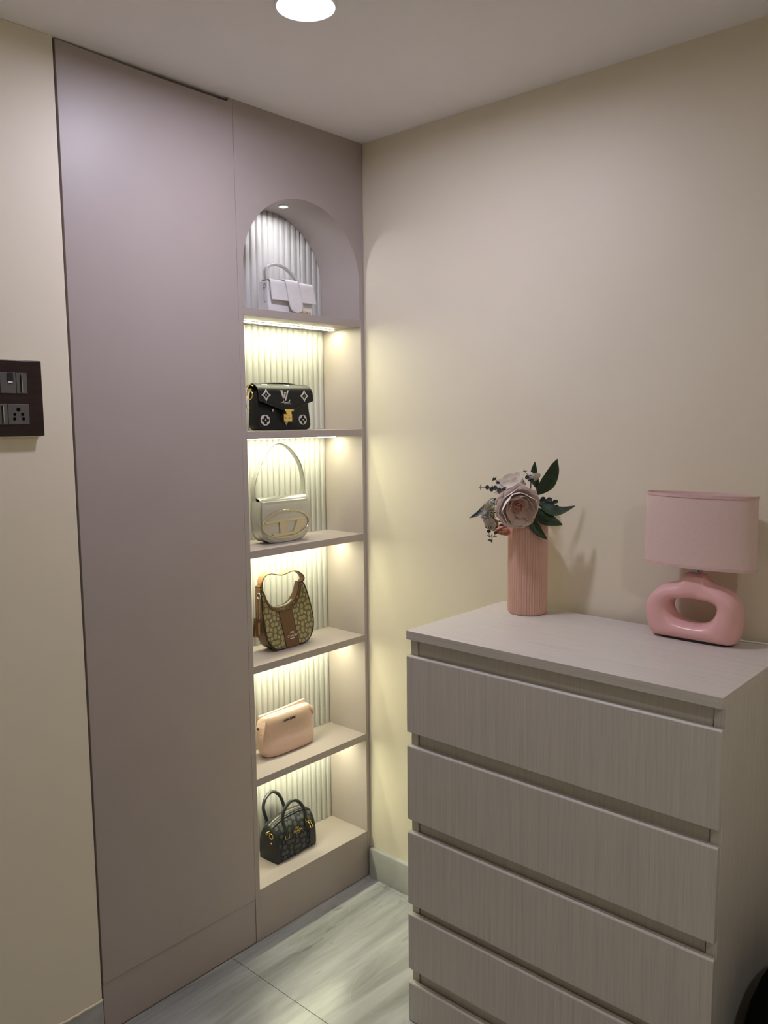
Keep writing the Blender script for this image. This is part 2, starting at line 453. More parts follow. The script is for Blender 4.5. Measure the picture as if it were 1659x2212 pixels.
def module(x0, x1, z0, z1):
    return MB().box(x0, x1, -.0238, -.0216, z0, z1).obj('module', M['modgrey'], sw, bevel=0.0006)
z0, z1 = 1.6468 - 1.635, 1.6925 - 1.635
a = module(-.002, .0325, z0, z1)
MB().box(.0135, .0265, -.0252, -.0236, z0 + .0255, z1 - .0005).obj('notch', M['black'], a)
MB().box(.0145, .0245, -.0256, -.0238, z0 + .0225, z0 + .0262).obj('indicator', M['white'], a, label='small white indicator window')
a = module(.0335, .0575, z0, z1)
MB().box(.0442, .0456, -.0275, -.0236, z0 + .003, z1 - .003).obj('rocker_edge', M['chrome'], a, bevel=0.0005)
MB().box(.0425, .0442, -.0255, -.0236, z0 + .003, z1 - .004).obj('rocker_gap', M['black'], a)
a = module(-.0365, -.003, z0, z1)
z0, z1 = 1.5778 - 1.635, 1.6232 - 1.635
a = module(-.012, .0105, z0, z1)
MB().box(-.0005, .0009, -.0275, -.0236, z0 + .003, z1 - .003).obj('rocker_edge', M['chrome'], a, bevel=0.0005)
MB().box(-.0022, -.0005, -.0255, -.0236, z0 + .003, z1 - .003).obj('rocker_gap', M['black'], a)
a = module(.0115, .0585, z0, z1)
for hx, hz, hr in ((.0345, -.0238, .0046), (.0258, -.0347, .0035), (.0433, -.0345, .0035), (.0248, -.0446, .0036), (.0450, -.0447, .0036)):
    mm = MB(); mm.loft([[(hx + hr * math.cos(k * math.pi / 8), y, hz + hr * math.sin(k * math.pi / 8)) for k in range(16)] for y in (-.0242, -.0236)])
    mm.obj('socket_hole', M['hole'], a)
module(-.060, -.013, z0, z1)

# ================================================================== chest of drawers
drs = root('chest_of_drawers', 'grey wood-grain chest of drawers against the cream wall', 'dresser', (0, 0, 0))
DF, DB, Y0, Y1, ZT = -.4543, -.0215, -.5576, -1.3385, 1.0558
MB().box(DF, DB, Y1, Y0, 1.033, ZT).obj('top', M['wood_y'], drs, bevel=0.0008)
MB().box(DF + .0185, DB, Y1 + .0002, Y1 + .022, 0, 1.0328).obj('side_panel', M['wood_z'], drs, bevel=0.0006)
MB().box(DF + .0185, DB, Y0 - .022, Y0 - .0002, 0, 1.0328).obj('side_panel', M['wood_z'], drs, bevel=0.0006)
MB().box(DB - .006, DB, Y1 + .0222, Y0 - .0222, .02, 1.0328).obj('back_panel', M['wood_z'], drs)
MB().box(-.40, DB - .008, Y1 + .0222, Y0 - .0222, .0, .010).obj('base_panel', M['wood_z'], drs)
dts = [.9922, .7576, .5269, .3015, .1100]; dbs = [.7925, .5604, .3297, .1480, .002]
prevb = 1.033
for zt, zb in zip(dts, dbs):
    d = bpy.data.objects.new('drawer', None); COL.objects.link(d); d.parent = drs; d.empty_display_size = 0.02
    fr = MB(); fr.prism([(DF + .0005, zb), (DF + .0005, zt - .0035), (DF + .004, zt), (DF + .0165, zt - .0015), (DF + .0165, zb)], 0, 1)
    fr.v = [(x, Y1 + .0002 + (Y0 - Y1 - .0004) * y, z) for x, y, z in fr.v]
    fr.obj('front', M['wood_z'], d, bevel=0.0009)
    MB().box(DF + .0225, DF + .035, Y1 + .0245, Y0 - .0245, zt - .012, min(prevb + .03, 1.0325)).obj('box_front', M['wood_z'], d)
    bx = MB(); bx.box(DF + .036, DB - .03, Y1 + .03, Y1 + .04, zb + .01, zt - .03); bx.box(DF + .036, DB - .03, Y0 - .04, Y0 - .03, zb + .01, zt - .03); bx.box(DF + .036, DB - .03, Y1 + .041, Y0 - .041, zb + .01, zb + .02)
    bx.obj('drawer_box', M['wood_y'], d)
    prevb = zb

# ================================================================== black pouf (only its edge shows)
M['blackcloth'] = simple('black_cloth', (0.006, 0.006, 0.006), 0.95, var=0.2, nscale=200, bstr=0.1, spec=0.05)
pf = root('pouf', 'round black padded pouf beside the chest of drawers, mostly out of view', 'pouf', (-.275, -1.652, 0))
prof = []
for k in range(25):
    t = -math.pi / 2 + math.pi * k / 24
    prof.append((max(.004, .297 * abs(math.cos(t)) ** .95), .300 + .300 * math.sin(t)))
prof[0] = (.12, .0); prof = [p for i, p in enumerate(prof) if i == 0 or p[1] > .02]
MB().lathe(prof, 48, wob=lambda k, z: 1 - .006 * (1 if k % 8 == 0 else 0)).obj('cushion', M['blackcloth'], pf)
MB().ball((0, 0, .599), (.022, .022, .006)).obj('button', M['blackcloth'], pf)
#PART2
# ================================================================== handbags
M['whiteleather'] = simple('white_leather', (0.75, 0.745, 0.74), 0.35, var=0.03, nscale=60, bstr=0.15, bscale=500)
M['whiteedge'] = simple('white_leather_edge', (0.60, 0.585, 0.57), 0.5, var=0.04)
M['gold'] = simple('gold_metal', (0.83, 0.62, 0.20), 0.22, 1.0, var=0.03)
M['palegold'] = simple('pale_champagne_metal', (0.66, 0.60, 0.475), 0.2, 1.0, var=0.03)
M['blackleather'] = simple('black_grained_leather', (0.012, 0.013, 0.014), 0.42, var=0.2, nscale=80, bstr=0.3, bscale=700, spec=0.22)
M['ivoryprint'] = simple('ivory_print', (0.62, 0.59, 0.51), 0.5)
M['silver'] = simple('silver_leather', (0.58, 0.585, 0.55), 0.33, 0.75, var=0.03, nscale=30, bstr=0.06, bscale=300)
M['silveredge'] = simple('silver_leather_piping', (0.50, 0.50, 0.46), 0.35, 0.6)
M['brown'] = simple('brown_leather', (0.15, 0.075, 0.030), 0.42, var=0.08, nscale=60, bstr=0.2, bscale=600)
M['tan'] = simple('tan_leather_strap', (0.27, 0.14, 0.055), 0.42, var=0.08, nscale=60, bstr=0.2, bscale=600)
M['brownedge'] = simple('dark_brown_edge', (0.025, 0.016, 0.010), 0.5)
M['khaki'] = signature_cloth('khaki_signature_cloth', (0.46, 0.40, 0.25), (0.37, 0.34, 0.15), (0.17, 0.135, 0.06), 0.058)
M['charcoal'] = signature_cloth('charcoal_signature_cloth', (0.030, 0.032, 0.036), (0.075, 0.080, 0.088), (0.014, 0.016, 0.020), 0.056)
M['steel'] = simple('polished_steel', (0.75, 0.74, 0.70), 0.2, 1.0)
M['navyleather'] = simple('blue_black_leather', (0.016, 0.018, 0.024), 0.36, var=0.2, nscale=60, bstr=0.15, bscale=500)
def quad_cloth():
    mt, nt, b = new_mat('pink_diamond_cloth')
    v = nd(nt, 'ShaderNodeTexCoord').outputs['Object']
    sp = nd(nt, 'ShaderNodeSeparateXYZ'); nt.links.new(v, sp.inputs[0])
    p = mth(nt, 'ADD', sp.outputs[0], mth(nt, 'ADD', sp.outputs[2], mth(nt, 'MULTIPLY', sp.outputs[1], 0.6))); q = mth(nt, 'SUBTRACT', sp.outputs[0], mth(nt, 'ADD', sp.outputs[2], mth(nt, 'MULTIPLY', sp.outputs[1], 0.6)))
    a = mth(nt, 'ABSOLUTE', mth(nt, 'SINE', mth(nt, 'MULTIPLY', p, 560))); c = mth(nt, 'ABSOLUTE', mth(nt, 'SINE', mth(nt, 'MULTIPLY', q, 560)))
    h = mth(nt, 'MULTIPLY', a, c)
    nt.links.new(ramp(nt, h, [(0.0, (0.62, 0.43, 0.355)), (0.55, (0.76, 0.56, 0.47))]), b.inputs['Base Color'])
    b.inputs['Roughness'].default_value = 0.7
    bump(nt, b, h, 0.5, 0.0009)
    return mt
M['pinkcloth'] = quad_cloth()
M['blackprint'] = simple('black_print', (0.03, 0.022, 0.02), 0.5)
def ring_mb(c, r, t, axis='y', n=20, m_=6):
    path = []
    for k in range(n):
        a = 2 * math.pi * k / n
        d = (math.cos(a) * r, 0, math.sin(a) * r) if axis == 'y' else ((0, math.cos(a) * r, math.sin(a) * r) if axis == 'x' else (math.cos(a) * r, math.sin(a) * r, 0))
        path.append((c[0] + d[0], c[1] + d[1], c[2] + d[2]))
    return MB().tube(path, t, m_, loop=True)
def shift(mb, dx, dy, dz):
    mb.v = [(x + dx, y + dy, z + dz) for x, y, z in mb.v]; return mb

# ---- 1. white flap bag in the arch
zs = 1.8988; bx_ = -.2665
b1 = root('handbag', 'small white leather flap handbag with top handle, standing in the arched niche', 'handbag', (bx_, .05, zs), 0, 'bags on the display shelves')
L1 = -.355 - bx_; R1 = -.182 - bx_
w = MB(); w.loft([[(L1 - .002, y0_, z) , (R1 + .001, y0_, z), (R1 + .001, y1_, z), (L1 - .002, y1_, z)] for z, y0_, y1_ in ((0, .001, .053), (.05, .003, .050), (.096, .008, .044))])
w.obj('body', M['whiteleather'], b1, bevel=0.003, seg=3)
# folded gusset strip in the side
g = MB(); g.sheet(lambda u, v: (L1 - .0025 + .010 * (1 - abs(2 * u - 1)) * (1 if v < .99 else .9), .006 + .042 * u, .002 + .088 * v), 8, 6, .0012)
g.obj('gusset', M['whiteleather'], b1)
pth = [(.046, .090), (.036, .100), (.020, .1015), (.006, .0995), (.0, .0935), (-.0045, .0700), (-.0095, .0400)]
SP1 = spline([(0, a, b) for a, b in pth], 6)
def fl1(u, v):
    k = v * (len(SP1) - 1); i0 = min(int(k), len(SP1) - 2); p = SP1[i0].lerp(SP1[i0 + 1], k - i0)
    hw = .0845 + .0045 * max(0, v - .45) / .55
    return (-.0005 + .0018 * v + (2 * u - 1) * hw, p.y, p.z)
MB().sheet(fl1, 10, 30, .0024).obj('flap', M['whiteleather'], b1, smooth=50)
e1 = [fl1(0, k / 24) for k in range(25)] + [fl1(k / 8, 1) for k in range(1, 9)] + [fl1(1, 1 - k / 24) for k in range(1, 25)]
MB().tube([(x, y - .0004, z) for x, y, z in e1], .0016, 6).obj('flap_piping', M['whiteedge'], b1)
# broad tongue over the flap
pt = [(.030, .1045), (.012, .1050), (.0005, .1015), (-.0045, .0900), (-.0085, .0660), (-.0125, .0420), (-.0140, .0200), (-.0120, .0080)]
SP2 = spline([(0, a, b) for a, b in pt], 6)
def tg1(u, v):
    k = v * (len(SP2) - 1); i0 = min(int(k), len(SP2) - 2); p = SP2[i0].lerp(SP2[i0 + 1], k - i0)
    hw = .0270
    if v > .72: hw = .0270 * math.sqrt(max(0.0, 1 - ((v - .72) / .285) ** 2))
    return (-.006 + .012 * v + (2 * u - 1) * hw, p.y, p.z)
MB().sheet(tg1, 12, 36, .0026).obj('tongue', M['whiteleather'], b1, smooth=50)
et = [tg1(0, k / 36) for k in range(37)] + [tg1(1, 1 - k / 36) for k in range(37)]
MB().tube([(x, y - .0012, z) for x, y, z in et], .0012, 6).obj('tongue_piping', M['whiteedge'], b1)
for k in range(16):
    v = .30 + .36 * k / 16; p = tg1(.93, v); p2 = tg1(.93, v + .012)
    if k == 0: sm = MB()
    sm.tube([(p[0], p[1] - .0018, p[2]), (p2[0], p2[1] - .0018, p2[2])], .0006, 4)
sm.obj('stitching', M['whiteedge'], b1)
hp = [(-.0835, .020, .0995), (-.0850, .020, .1130), (-.0835, .020, .1270), (-.0740, .020, .1385), (-.0560, .020, .1455), (-.0380, .020, .1475), (-.0150, .020, .1440), (.0080, .020, .1340), (.0280, .020, .1180), (.0450, .020, .1060), (.0640, .020, .1015)]
MB().ribbon(spline(hp, 6), (.25, 1, .1), .0075, .0175).obj('handle', M['whiteedge'], b1, bevel=0.001)
tb = MB(); tb.box(L1 - .0042, L1 - .0024, .0115, .0195, .034, .078); tbo = tb.obj('strap_tab', M['whiteleather'], b1, bevel=0.0008)
ring_mb((L1 - .0045, .0155, .080), .0062, .0011, 'x').obj('ring', M['palegold'], tbo)
text_obj('gold_lettering', 'JACQUEMUS', .0098, M['gold'], b1, (.0480, -.0004, .0098), depth=.0004, sx=1.0, bold=.0003)

# ---- 2. black flap bag with ivory motifs
zs = 1.5498
b2 = root('handbag', 'black leather flap handbag with ivory flower motifs and gold lock, second shelf from top', 'handbag', (-.305, .045, zs), 0, 'bags on the display shelves')
def rrect(x0, x1, z0, z1, r, n=5):
    out = []
    for cx_, cz_, a0 in ((x1 - r, z0 + r, -90), (x1 - r, z1 - r, 0), (x0 + r, z1 - r, 90), (x0 + r, z0 + r, 180)):
        for k in range(n + 1):
            a = math.radians(a0 + 90 * k / n); out.append((cx_ + r * math.cos(a), cz_ + r * math.sin(a)))
    return out
bd2 = MB(); o0 = rrect(-.1025, .1065, .0015, .128, .019)
def ins(poly, d, cx_, cz_):
    return [(cx_ + (x - cx_) * (1 - d / .1), cz_ + (z - cz_) * (1 - d / .065)) for x, z in poly]
rg = []
for y, d in ((.003, .004), (.0045, .001), (.007, 0), (.030, 0), (.053, 0), (.0565, .001), (.058, .004)):
    q = ins(o0, d, .002, .065); rg.append([(x - .004 * (z / .13) * (1 if x > 0 else -1) + (.0), y + (.018 * (z / .13) ** 2 if y < .02 else -.004 * (z / .13)), z) for x, z in q])
bd2.loft(rg); bd2.obj('body', M['blackleather'], b2, smooth=50)
pt = [(.055, .124), (.045, .136), (.034, .1405), (.022, .1375), (.008, .1285), (.0015, .1180), (-.0005, .1000), (-.001, .0800), (-.001, .0600)]
SP3 = spline([(0, a, b) for a, b in pt], 6)
LN = [0]
for i in range(1, len(SP3)): LN.append(LN[-1] + (SP3[i] - SP3[i - 1]).length)
def on_path(SP, LN, s):
    s = max(0, min(s, LN[-1] - 1e-9))
    for i in range(1, len(LN)):
        if LN[i] >= s: return SP[i - 1].lerp(SP[i], (s - LN[i - 1]) / (LN[i] - LN[i - 1] + 1e-12))
    return SP[-1]
def fl2(u, v):
    a = 2 * u - 1
    cut = .031 * max(0.0, abs(a) - .06) / .94 if abs(a) > .06 else 0
    s = v * (LN[-1] - cut); p = on_path(SP3, LN, s)
    hw = .1045 + .004 * v
    return (.0025 + a * hw, p.y, p.z)
MB().sheet(fl2, 34, 34, .003).obj('flap', M['blackleather'], b2, smooth=50)
e2 = [fl2(0, k / 34) for k in range(35)] + [fl2(k / 34, 1) for k in range(1, 35)] + [fl2(1, 1 - k / 34) for k in range(1, 35)]
MB().tube([(x, y - .0010, z) for x, y, z in e2], .0013, 6).obj('flap_piping', M['navyleather'], b2)
MB().ribbon(spline([(-.066, .040, .1395), (-.060, .040, .1415), (-.03, .040, .1440), (.02, .040, .1445), (.060, .040, .1425), (.070, .040, .1400)], 5), (0, 1, 0), .004, .012).obj('handle', M['blackleather'], b2, bevel=.001)
for lx in (-.068, .054):
    MB().box(lx, lx + .018, .034, .046, .1385, .1430).obj('handle_loop', M['blackleather'], b2, bevel=.001)
# print: motifs on the flap face
YF = -.0030
def star(cx_, cz_, s, y):
    m_ = MB()
    def dia(q, rx, rz, n=8):
        out = []
        C = [(rx, 0), (0, rz), (-rx, 0), (0, -rz)]
        for i in range(4):
            a, b_ = C[i], C[(i + 1) % 4]
            for k in range(n):
                t = k / n; x = a[0] + (b_[0] - a[0]) * t; z = a[1] + (b_[1] - a[1]) * t
                f = 1 - q * math.sin(math.pi * t); out.append((cx_ + x * f, cz_ + z * f))
        return out
    m_.ringprism(dia(.20, s, s * 1.06), dia(.20, s * .66, s * .68), y - .0004, y + .001)
    m_.prism(ellipse(cx_, cz_, s * .10, s * .10, 12), y - .0004, y + .001)
    return m_
star(-.0795, .1065, .0178, YF).obj('star_motif', M['ivoryprint'], b2)
star(.0735, .1055, .0172, YF).obj('star_motif', M['ivoryprint'], b2)
def px2(pts):
    return [(-.3301 + .305 + (x - 815) * .0002006, .1224 - (y - 300) * .0001504) for x, y in pts]
lv = MB()
for poly in ([(808, 303), (868, 303), (868, 312), (808, 312)], [(822, 310), (860, 310), (912, 512), (895, 530), (884, 520)], [(955, 303), (992, 303), (992, 312), (955, 312)], [(966, 310), (984, 310), (928, 512), (904, 515)],
             [(888, 340), (942, 340), (942, 350), (888, 350)], [(903, 348), (930, 348), (896, 545), (868, 545)], [(840, 540), (1000, 540), (1000, 552), (840, 552)], [(975, 545), (1002, 545), (1013, 488), (1004, 488)]):
    lv.prism(px2(poly), YF - .0004, YF + .0009)
lv.prism(px2([(893, 566), (1032, 566), (1032, 578), (893, 578)]), YF - .0004, YF + .0009)
lv.obj('monogram', M['ivoryprint'], b2)
YB = -.0006
def clover(cx_, cz_, rx, rz, y):
    o = MB().prism(ellipse(cx_, cz_, rx, rz, 32), y - .0006, y + .006).obj('round_motif', M['ivoryprint'], b2)
    q = MB()
    for k in range(4):
        a = math.pi / 2 * k; q.prism(ellipse(cx_ + math.cos(a) * rx * .50, cz_ + math.sin(a) * rz * .50, rx * .33, rz * .33, 16), y - .0011, y - .0003)
    q.prism([(cx_ - rx * .3, cz_ - rz * .3), (cx_ + rx * .3, cz_ - rz * .3), (cx_ + rx * .3, cz_ + rz * .3), (cx_ - rx * .3, cz_ + rz * .3)], y - .0011, y - .0003)
    q.obj('clover', M['blackleather'], o)
    MB().prism(ellipse(cx_, cz_, rx * .16, rz * .16, 12), y - .0016, y - .0008).obj('dot', M['ivoryprint'], o)
clover(-.0795, .0322, .0172, .0160, .0036)
clover(.0715, .0327, .0155, .0155, .0036)
def frag(m_): return m_.obj('print_fragment', M['ivoryprint'], b2, smooth=0)
for tx in (-.066, .020):
    frag(MB().add([(tx - .012, .0220, .1398), (tx + .010, .0205, .1396), (tx + .008, .0105, .1318), (tx + .003, .0120, .1330)], [(0, 1, 2, 3)]))
for tx in (-.047, .035):
    frag(MB().prism([(tx - .004, .0655), (tx + .004, .0655), (tx, .0565)], .0060, .0085))
frag(MB().prism([(-.004, .0300), (.010, .0300), (.003, .0160)], .0026, .0050))
lk = MB().prism(rrect(-.0155, .0175, .0275, .0500, .001, 2), -.0075, .004).obj('lock', M['gold'], b2, bevel=.0006)
lk2 = MB(); lk2.prism(rrect(-.0130, .0200, .0585, .0655, .003, 4), -.0095, -.0010); lk2.prism([(-.0085, .0590), (.0150, .0590), (.0135, .0470), (.0020, .0455), (-.0060, .0500)], -.0088, -.0030)
lk2.obj('lock_tongue', M['gold'], lk, bevel=.0008)
sc = MB()
for tx in (-.0085, .0085): shift(sc.ball((tx, -.0082, .0395), (.0026, .0012, .0026), 10, 6), 0, 0, 0)
sc.obj('screw', M['palegold'], lk)
# side hardware: clip and ring
cl = ring_mb((-.1065, .041, .108), .0135, .0016, 'x', 24); clo = cl.obj('strap_ring', M['gold'], b2)
MB().box(-.1085, -.1045, .030, .052, .1175, .1265).obj('clip', M['gold'], clo, bevel=.001)
MB().tube(spline([(-.1060, .056, .1300), (-.1065, .050, .1360), (-.1050, .036, .1370), (-.1040, .026, .1330)], 5), .0015, 6).obj('chain_link', M['gold'], b2)
MB().tube(spline([(-.1065, .058, .080), (-.1075, .055, .068), (-.1075, .046, .064), (-.1065, .042, .072)], 5), .0015, 6).obj('chain_link', M['gold'], b2)

# ---- 3. silver shoulder bag
zs = 1.2037
b3 = root('handbag', 'silver metallic shoulder bag with oval metal emblem and tall looped strap', 'handbag', (-.300, .062, zs), 0, 'bags on the display shelves')
hal = [(-.0955, .132), (-.0985, .100), (-.0985, .066), (-.0920, .030), (-.0720, .0095), (-.030, .0005), (.020, .0005), (.062, .006), (.088, .022), (.0985, .050), (.1000, .080), (.0960, .105), (.0900, .132)]
hp3 = sp2(hal[:-1] + [hal[-1]], 4, False)
bo = MB()
bo.loft([[(x * s_, y, .066 + (z - .066) * s_) for x, z in hp3] for y, s_ in ((.000, .965), (.003, .99), (.007, 1), (.048, 1), (.0525, .985), (.054, .96))])
bo.obj('body', M['silver'], b3, smooth=40)
for yy in (.0035, .0500):
    MB().tube([(x * 1.002, yy, .066 + (z - .066) * 1.002) for x, z in hp3], .0021, 6).obj('piping', M['silveredge'], b3)
pt = [(.048, .126), (.042, .1365), (.030, .1420), (.018, .1405), (.008, .1345), (.0022, .1250), (-.0010, .1130), (-.0020, .100), (-.0022, .070), (-.0022, .040), (-.0020, .008)]
SP4 = spline([(0, a, b) for a, b in pt], 6)
L4 = [0]
for i in range(1, len(SP4)): L4.append(L4[-1] + (SP4[i] - SP4[i - 1]).length)
def fl3(u, v):
    a = 2 * u - 1
    s = v * L4[-1] ; p = on_path(SP4, L4, s)
    z = p.z
    k = (z - .066) / .06
    hw = .0945 + .0035 * max(0, min(1, (.142 - z) / .05))
    if z < .066 and v > .5: hw = .098 * max(.0, 1 - ((.066 - z) / .0605) ** 2.6) ** (1 / 2.6)
    return (.0 + a * hw, p.y, z)
MB().sheet(fl3, 20, 60, .0026).obj('flap', M['silver'], b3, smooth=50)
MB().tube([fl3(0, k / 60) for k in range(59)], .0013, 6).obj('flap_edge', M['silveredge'], b3)
MB().tube([fl3(1, k / 60) for k in range(59)], .0013, 6).obj('flap_edge', M['silveredge'], b3)
hs = [(-.0925, .038, .126), (-.0985, .038, .160), (-.0925, .038, .195), (-.0735, .038, .238), (-.0470, .038, .276), (-.0230, .038, .298), (.0020, .038, .3060), (.0260, .038, .3020), (.0500, .038, .289), (.0735, .038, .267), (.0960, .038, .231), (.1070, .038, .186), (.1040, .038, .155), (.0960, .038, .133)]
MB().ribbon(spline(hs, 6), (0, 1, 0), .0034, .0195).obj('strap', M['silver'], b3, bevel=.0008)
dk = MB().box(-.0945, -.0900, .010, .046, .1275, .1310).obj('flap_shade_block', M['blackleather'], b3, label='black block painted as the shade below the flap')  # solid black block in place of the shade under the flap end
lg = MB()
ox_ = -.3000
ctr = (-.0035, .0585)
def ov(rx, rz): return ellipse(ctr[0], ctr[1], rx, rz, 48)
lg.ringprism(ov(.0975, .0450), ov(.0915, .0395), -.0075, -.0030)
lgo = lg.obj('oval_emblem', M['palegold'], b3, bevel=.0008)
def px3(pts):
    return [(-.3925 + .300 + (x - 455) * .0001828 + .0, .0734 - (y - (800 - (x - 455) * .1304)) * (.0001515)) for x, y in pts]
ltr = MB()
for poly in ([(440, 800), (1390, 678), (1372, 738), (1160, 750), (920, 790), (490, 862)], [(785, 806), (922, 788), (942, 1008), (790, 1040)],
             [(610, 1050), (790, 1030), (942, 1004), (1090, 984), (1130, 1046), (670, 1112)], [(1160, 750), (1372, 738), (1365, 790), (1300, 905), (1225, 1000), (1130, 1046), (1090, 984), (1172, 792)]):
    ltr.prism(px3(poly), -.0072, -.0032)
ltr.obj('emblem_letter', M['palegold'], lgo, bevel=.0006)

# ---- 4. brown hobo bag in khaki signature cloth
zs = .8589
b4 = root('handbag', 'brown leather and khaki patterned hobo handbag with hanging tassel, on the middle shelf', 'handbag', (-.285, .075, zs), 0, 'bags on the display shelves')
O4 = [(-.3340, .0000), (-.3566, .0135), (-.3739, .040), (-.3826, .0780), (-.3859, .1155), (-.3875, .1578), (-.3890, .2000), (-.3885, .2130)]
R4 = [(-.2234, .2035), (-.2100, .1958), (-.1971, .1628), (-.1863, .1254), (-.1784, .0837), (-.1781, .0560), (-.1866, .0300), (-.2029, .0110), (-.2287, .0020), (-.2655, .0)]
I4 = [(-.3780, .1930), (-.3715, .1740), (-.3610, .1560), (-.3440, .1405), (-.3239, .1330), (-.2979, .1312), (-.2715, .1350), (-.2521, .1460), (-.2362, .1640), (-.2278, .1860)]
fx = [(a + .285, b_) for a, b_ in O4 + I4 + R4 + [(-.3000, .0)]]
def pinch(mb, z0=.10, k=.45):
    v = []
    for x, y, z in mb.v:
        f = 1 - k * max(0, min(1, (z - .02) / .20)); v.append((x, .026 + (y - .026) * f, z))
    mb.v = v; return mb
bb = MB(); bb.prism(fx, .003, .052); pinch(bb)
bb.obj('body', M['brown'], b4, bevel=.0035, seg=3)
fr = MB(); fr.prism([(x * .975 + .0, .004 + z * .975) for x, z in fx], -.0004, .004); pinch(fr)
fr.obj('front_panel', M['khaki'], b4, bevel=.0012)
# welted edge and thick rim around the opening
edge = [(-.3885 + .285, .2130)] + [(a + .285, b_) for a, b_ in O4[::-1][1:]] + [(-.3000 + .285, .0)] + [(a + .285, b_) for a, b_ in R4[::-1]]
def pin_pt(x, y, z, k=.45):
    f = 1 - k * max(0, min(1, (z - .02) / .20)); return (x, .026 + (y - .026) * f, z)
def p3(lst, y): return spline([pin_pt(a, y, b_) for a, b_ in lst], 4)
MB().tube([(p.x, p.y, max(p.z, .0022)) for p in p3(edge, .002)], .0021, 6).obj('piping', M['brownedge'], b4)
rim = [(a + .285, b_) for a, b_ in [O4[-1]] + I4 + [R4[0]]]
rp = [(x, z - .004) for x, z in rim]
RS = spline([(a, 0, b_) for a, b_ in rim], 4)
MB().ribbon([(p.x, .026, p.z) for p in RS], (0, 1, 0), .006, [.043 * (1 - .55 * max(0, min(1, (p.z - .05) / .16))) for p in RS]).obj('rim', M['brown'], b4, bevel=.001)
MB().tube([(p.x, .006 + (p.z - .13) * .09, p.z - .006) for p in spline([(a, 0, b_) for a, b_ in rim], 4)], .0042, 8).obj('rim_roll', M['brown'], b4)
MB().ribbon([(p.x, .026, p.z + .0032) for p in spline([(a, 0, b_) for a, b_ in rim[2:-1]], 4)], (0, 1, 0), .0012, .010).obj('zipper', M['palegold'], b4)
ctrp = [(-.0391, .1240), (-.0120, .1215), (.0151, .1232), (.0391, .0020), (-.0147, .0020)]
cp = MB(); cp.prism(ctrp, -.0022, .002); pinch(cp)
cpo = cp.obj('centre_panel', M['brown'], b4, bevel=.0006)
MB().tube([pin_pt(-.0391, -.002, .1240), pin_pt(-.0147, -.002, .0020)], .0012, 6).obj('seam', M['brownedge'], cpo)
MB().tube([pin_pt(.0151, -.002, .1232), pin_pt(.0391, -.002, .0020)], .0008, 6).obj('seam', M['brownedge'], cpo)
def carriage(name, s, mat, parent, loc, rot):
    m_ = MB()
    for cx_ in (-.05, .62): m_.ringprism(ellipse(cx_, .22, .20, .22, 16), ellipse(cx_, .22, .12, .14, 16), -.03, .03)
    m_.prism([(-.25, .40), (.75, .40), (.80, .75), (.35, .80), (.30, .60), (.10, .60), (.05, .95), (-.20, .95)], -.03, .03)
    m_.prism([(-1.0, .05), (-.9, .05), (-.82, .38), (-.55, .38), (-.50, .05), (-.40, .05), (-.36, .55), (-.85, .60), (-1.0, .90), (-1.15, .82), (-1.0, .55)], -.03, .03)
    m_.v = [(x * s, y * s, z * s) for x, y, z in m_.v]
    o = m_.obj(name, mat, parent, smooth=0); o.location = loc; o.rotation_euler = rot
    return o
tl = math.radians(-1)
tx4 = text_obj('silver_lettering', 'COACH', .0125, M['steel'], cpo, (.0090, -.0019, .0345), (math.pi / 2 + .02, tl, 0), depth=.0005, sx=.9)
carriage('carriage_emblem', .0080, M['steel'], cpo, (.0095, -.0014, .0460), (0, tl, 0))
MB().box(-.0005, .0185, -.0022, .0012, .0288, .0308).obj('underline', M['steel'], cpo)
hd = [(-.1000, .026, .2050), (-.1020, .026, .2250), (-.0905, .026, .2450), (-.0615, .026, .2500), (-.0150, .026, .2400), (.0400, .026, .2465), (.0730, .026, .2330), (.0860, .026, .2140), (.0640, .026, .1960)]
hd = [(x * .93 + .0, y, z * .985) for x, y, z in hd]
MB().ribbon(spline(hd, 6), (0, 1, 0), .0042, [.024 if 6 < i < 42 else .020 for i in range(49)]).obj('handle', M['tan'], b4, bevel=.001)
MB().tube([(p.x, .0135, p.z) for p in spline(hd, 6)], .0012, 5).obj('handle_edge', M['brownedge'], b4)
ring_mb((-.1055, .020, .183), .0085, .0014, 'x', 20).obj('ring', M['steel'], b4)
ch = MB()
for k in range(14): ch.ball((-.1080, .0195 + .0068, .176 - k * .0052), .0016, 6, 4)
for k in range(13): ch.ball((-.1080, .0195 - .0050, .176 - k * .0052), .0016, 6, 4)
ch.obj('ball_chain', M['steel'], b4)
MB().prism(rrect(-.1110, -.1090, .062, .100, .0005, 2), .012, .020).obj('leather_tag', M['brown'], b4, bevel=.0005)
ts = MB()
for k in range(16):
    a = k * .9; ts.tube([(-.1105 + .0015 * math.cos(a), .034 + .0035 * math.sin(a), .104), (-.1112 + .0035 * math.cos(a), .034 + .0075 * math.sin(a), .085), (-.1115 + .0045 * math.cos(a), .034 + .0095 * math.sin(a), .052)], .0016, 5)
ts.lathe([(.0045, 0), (.0052, .008), (.003, .012)], 12, (-.1105, .034, .100))
ts.obj('tassel', M['brown'], b4)

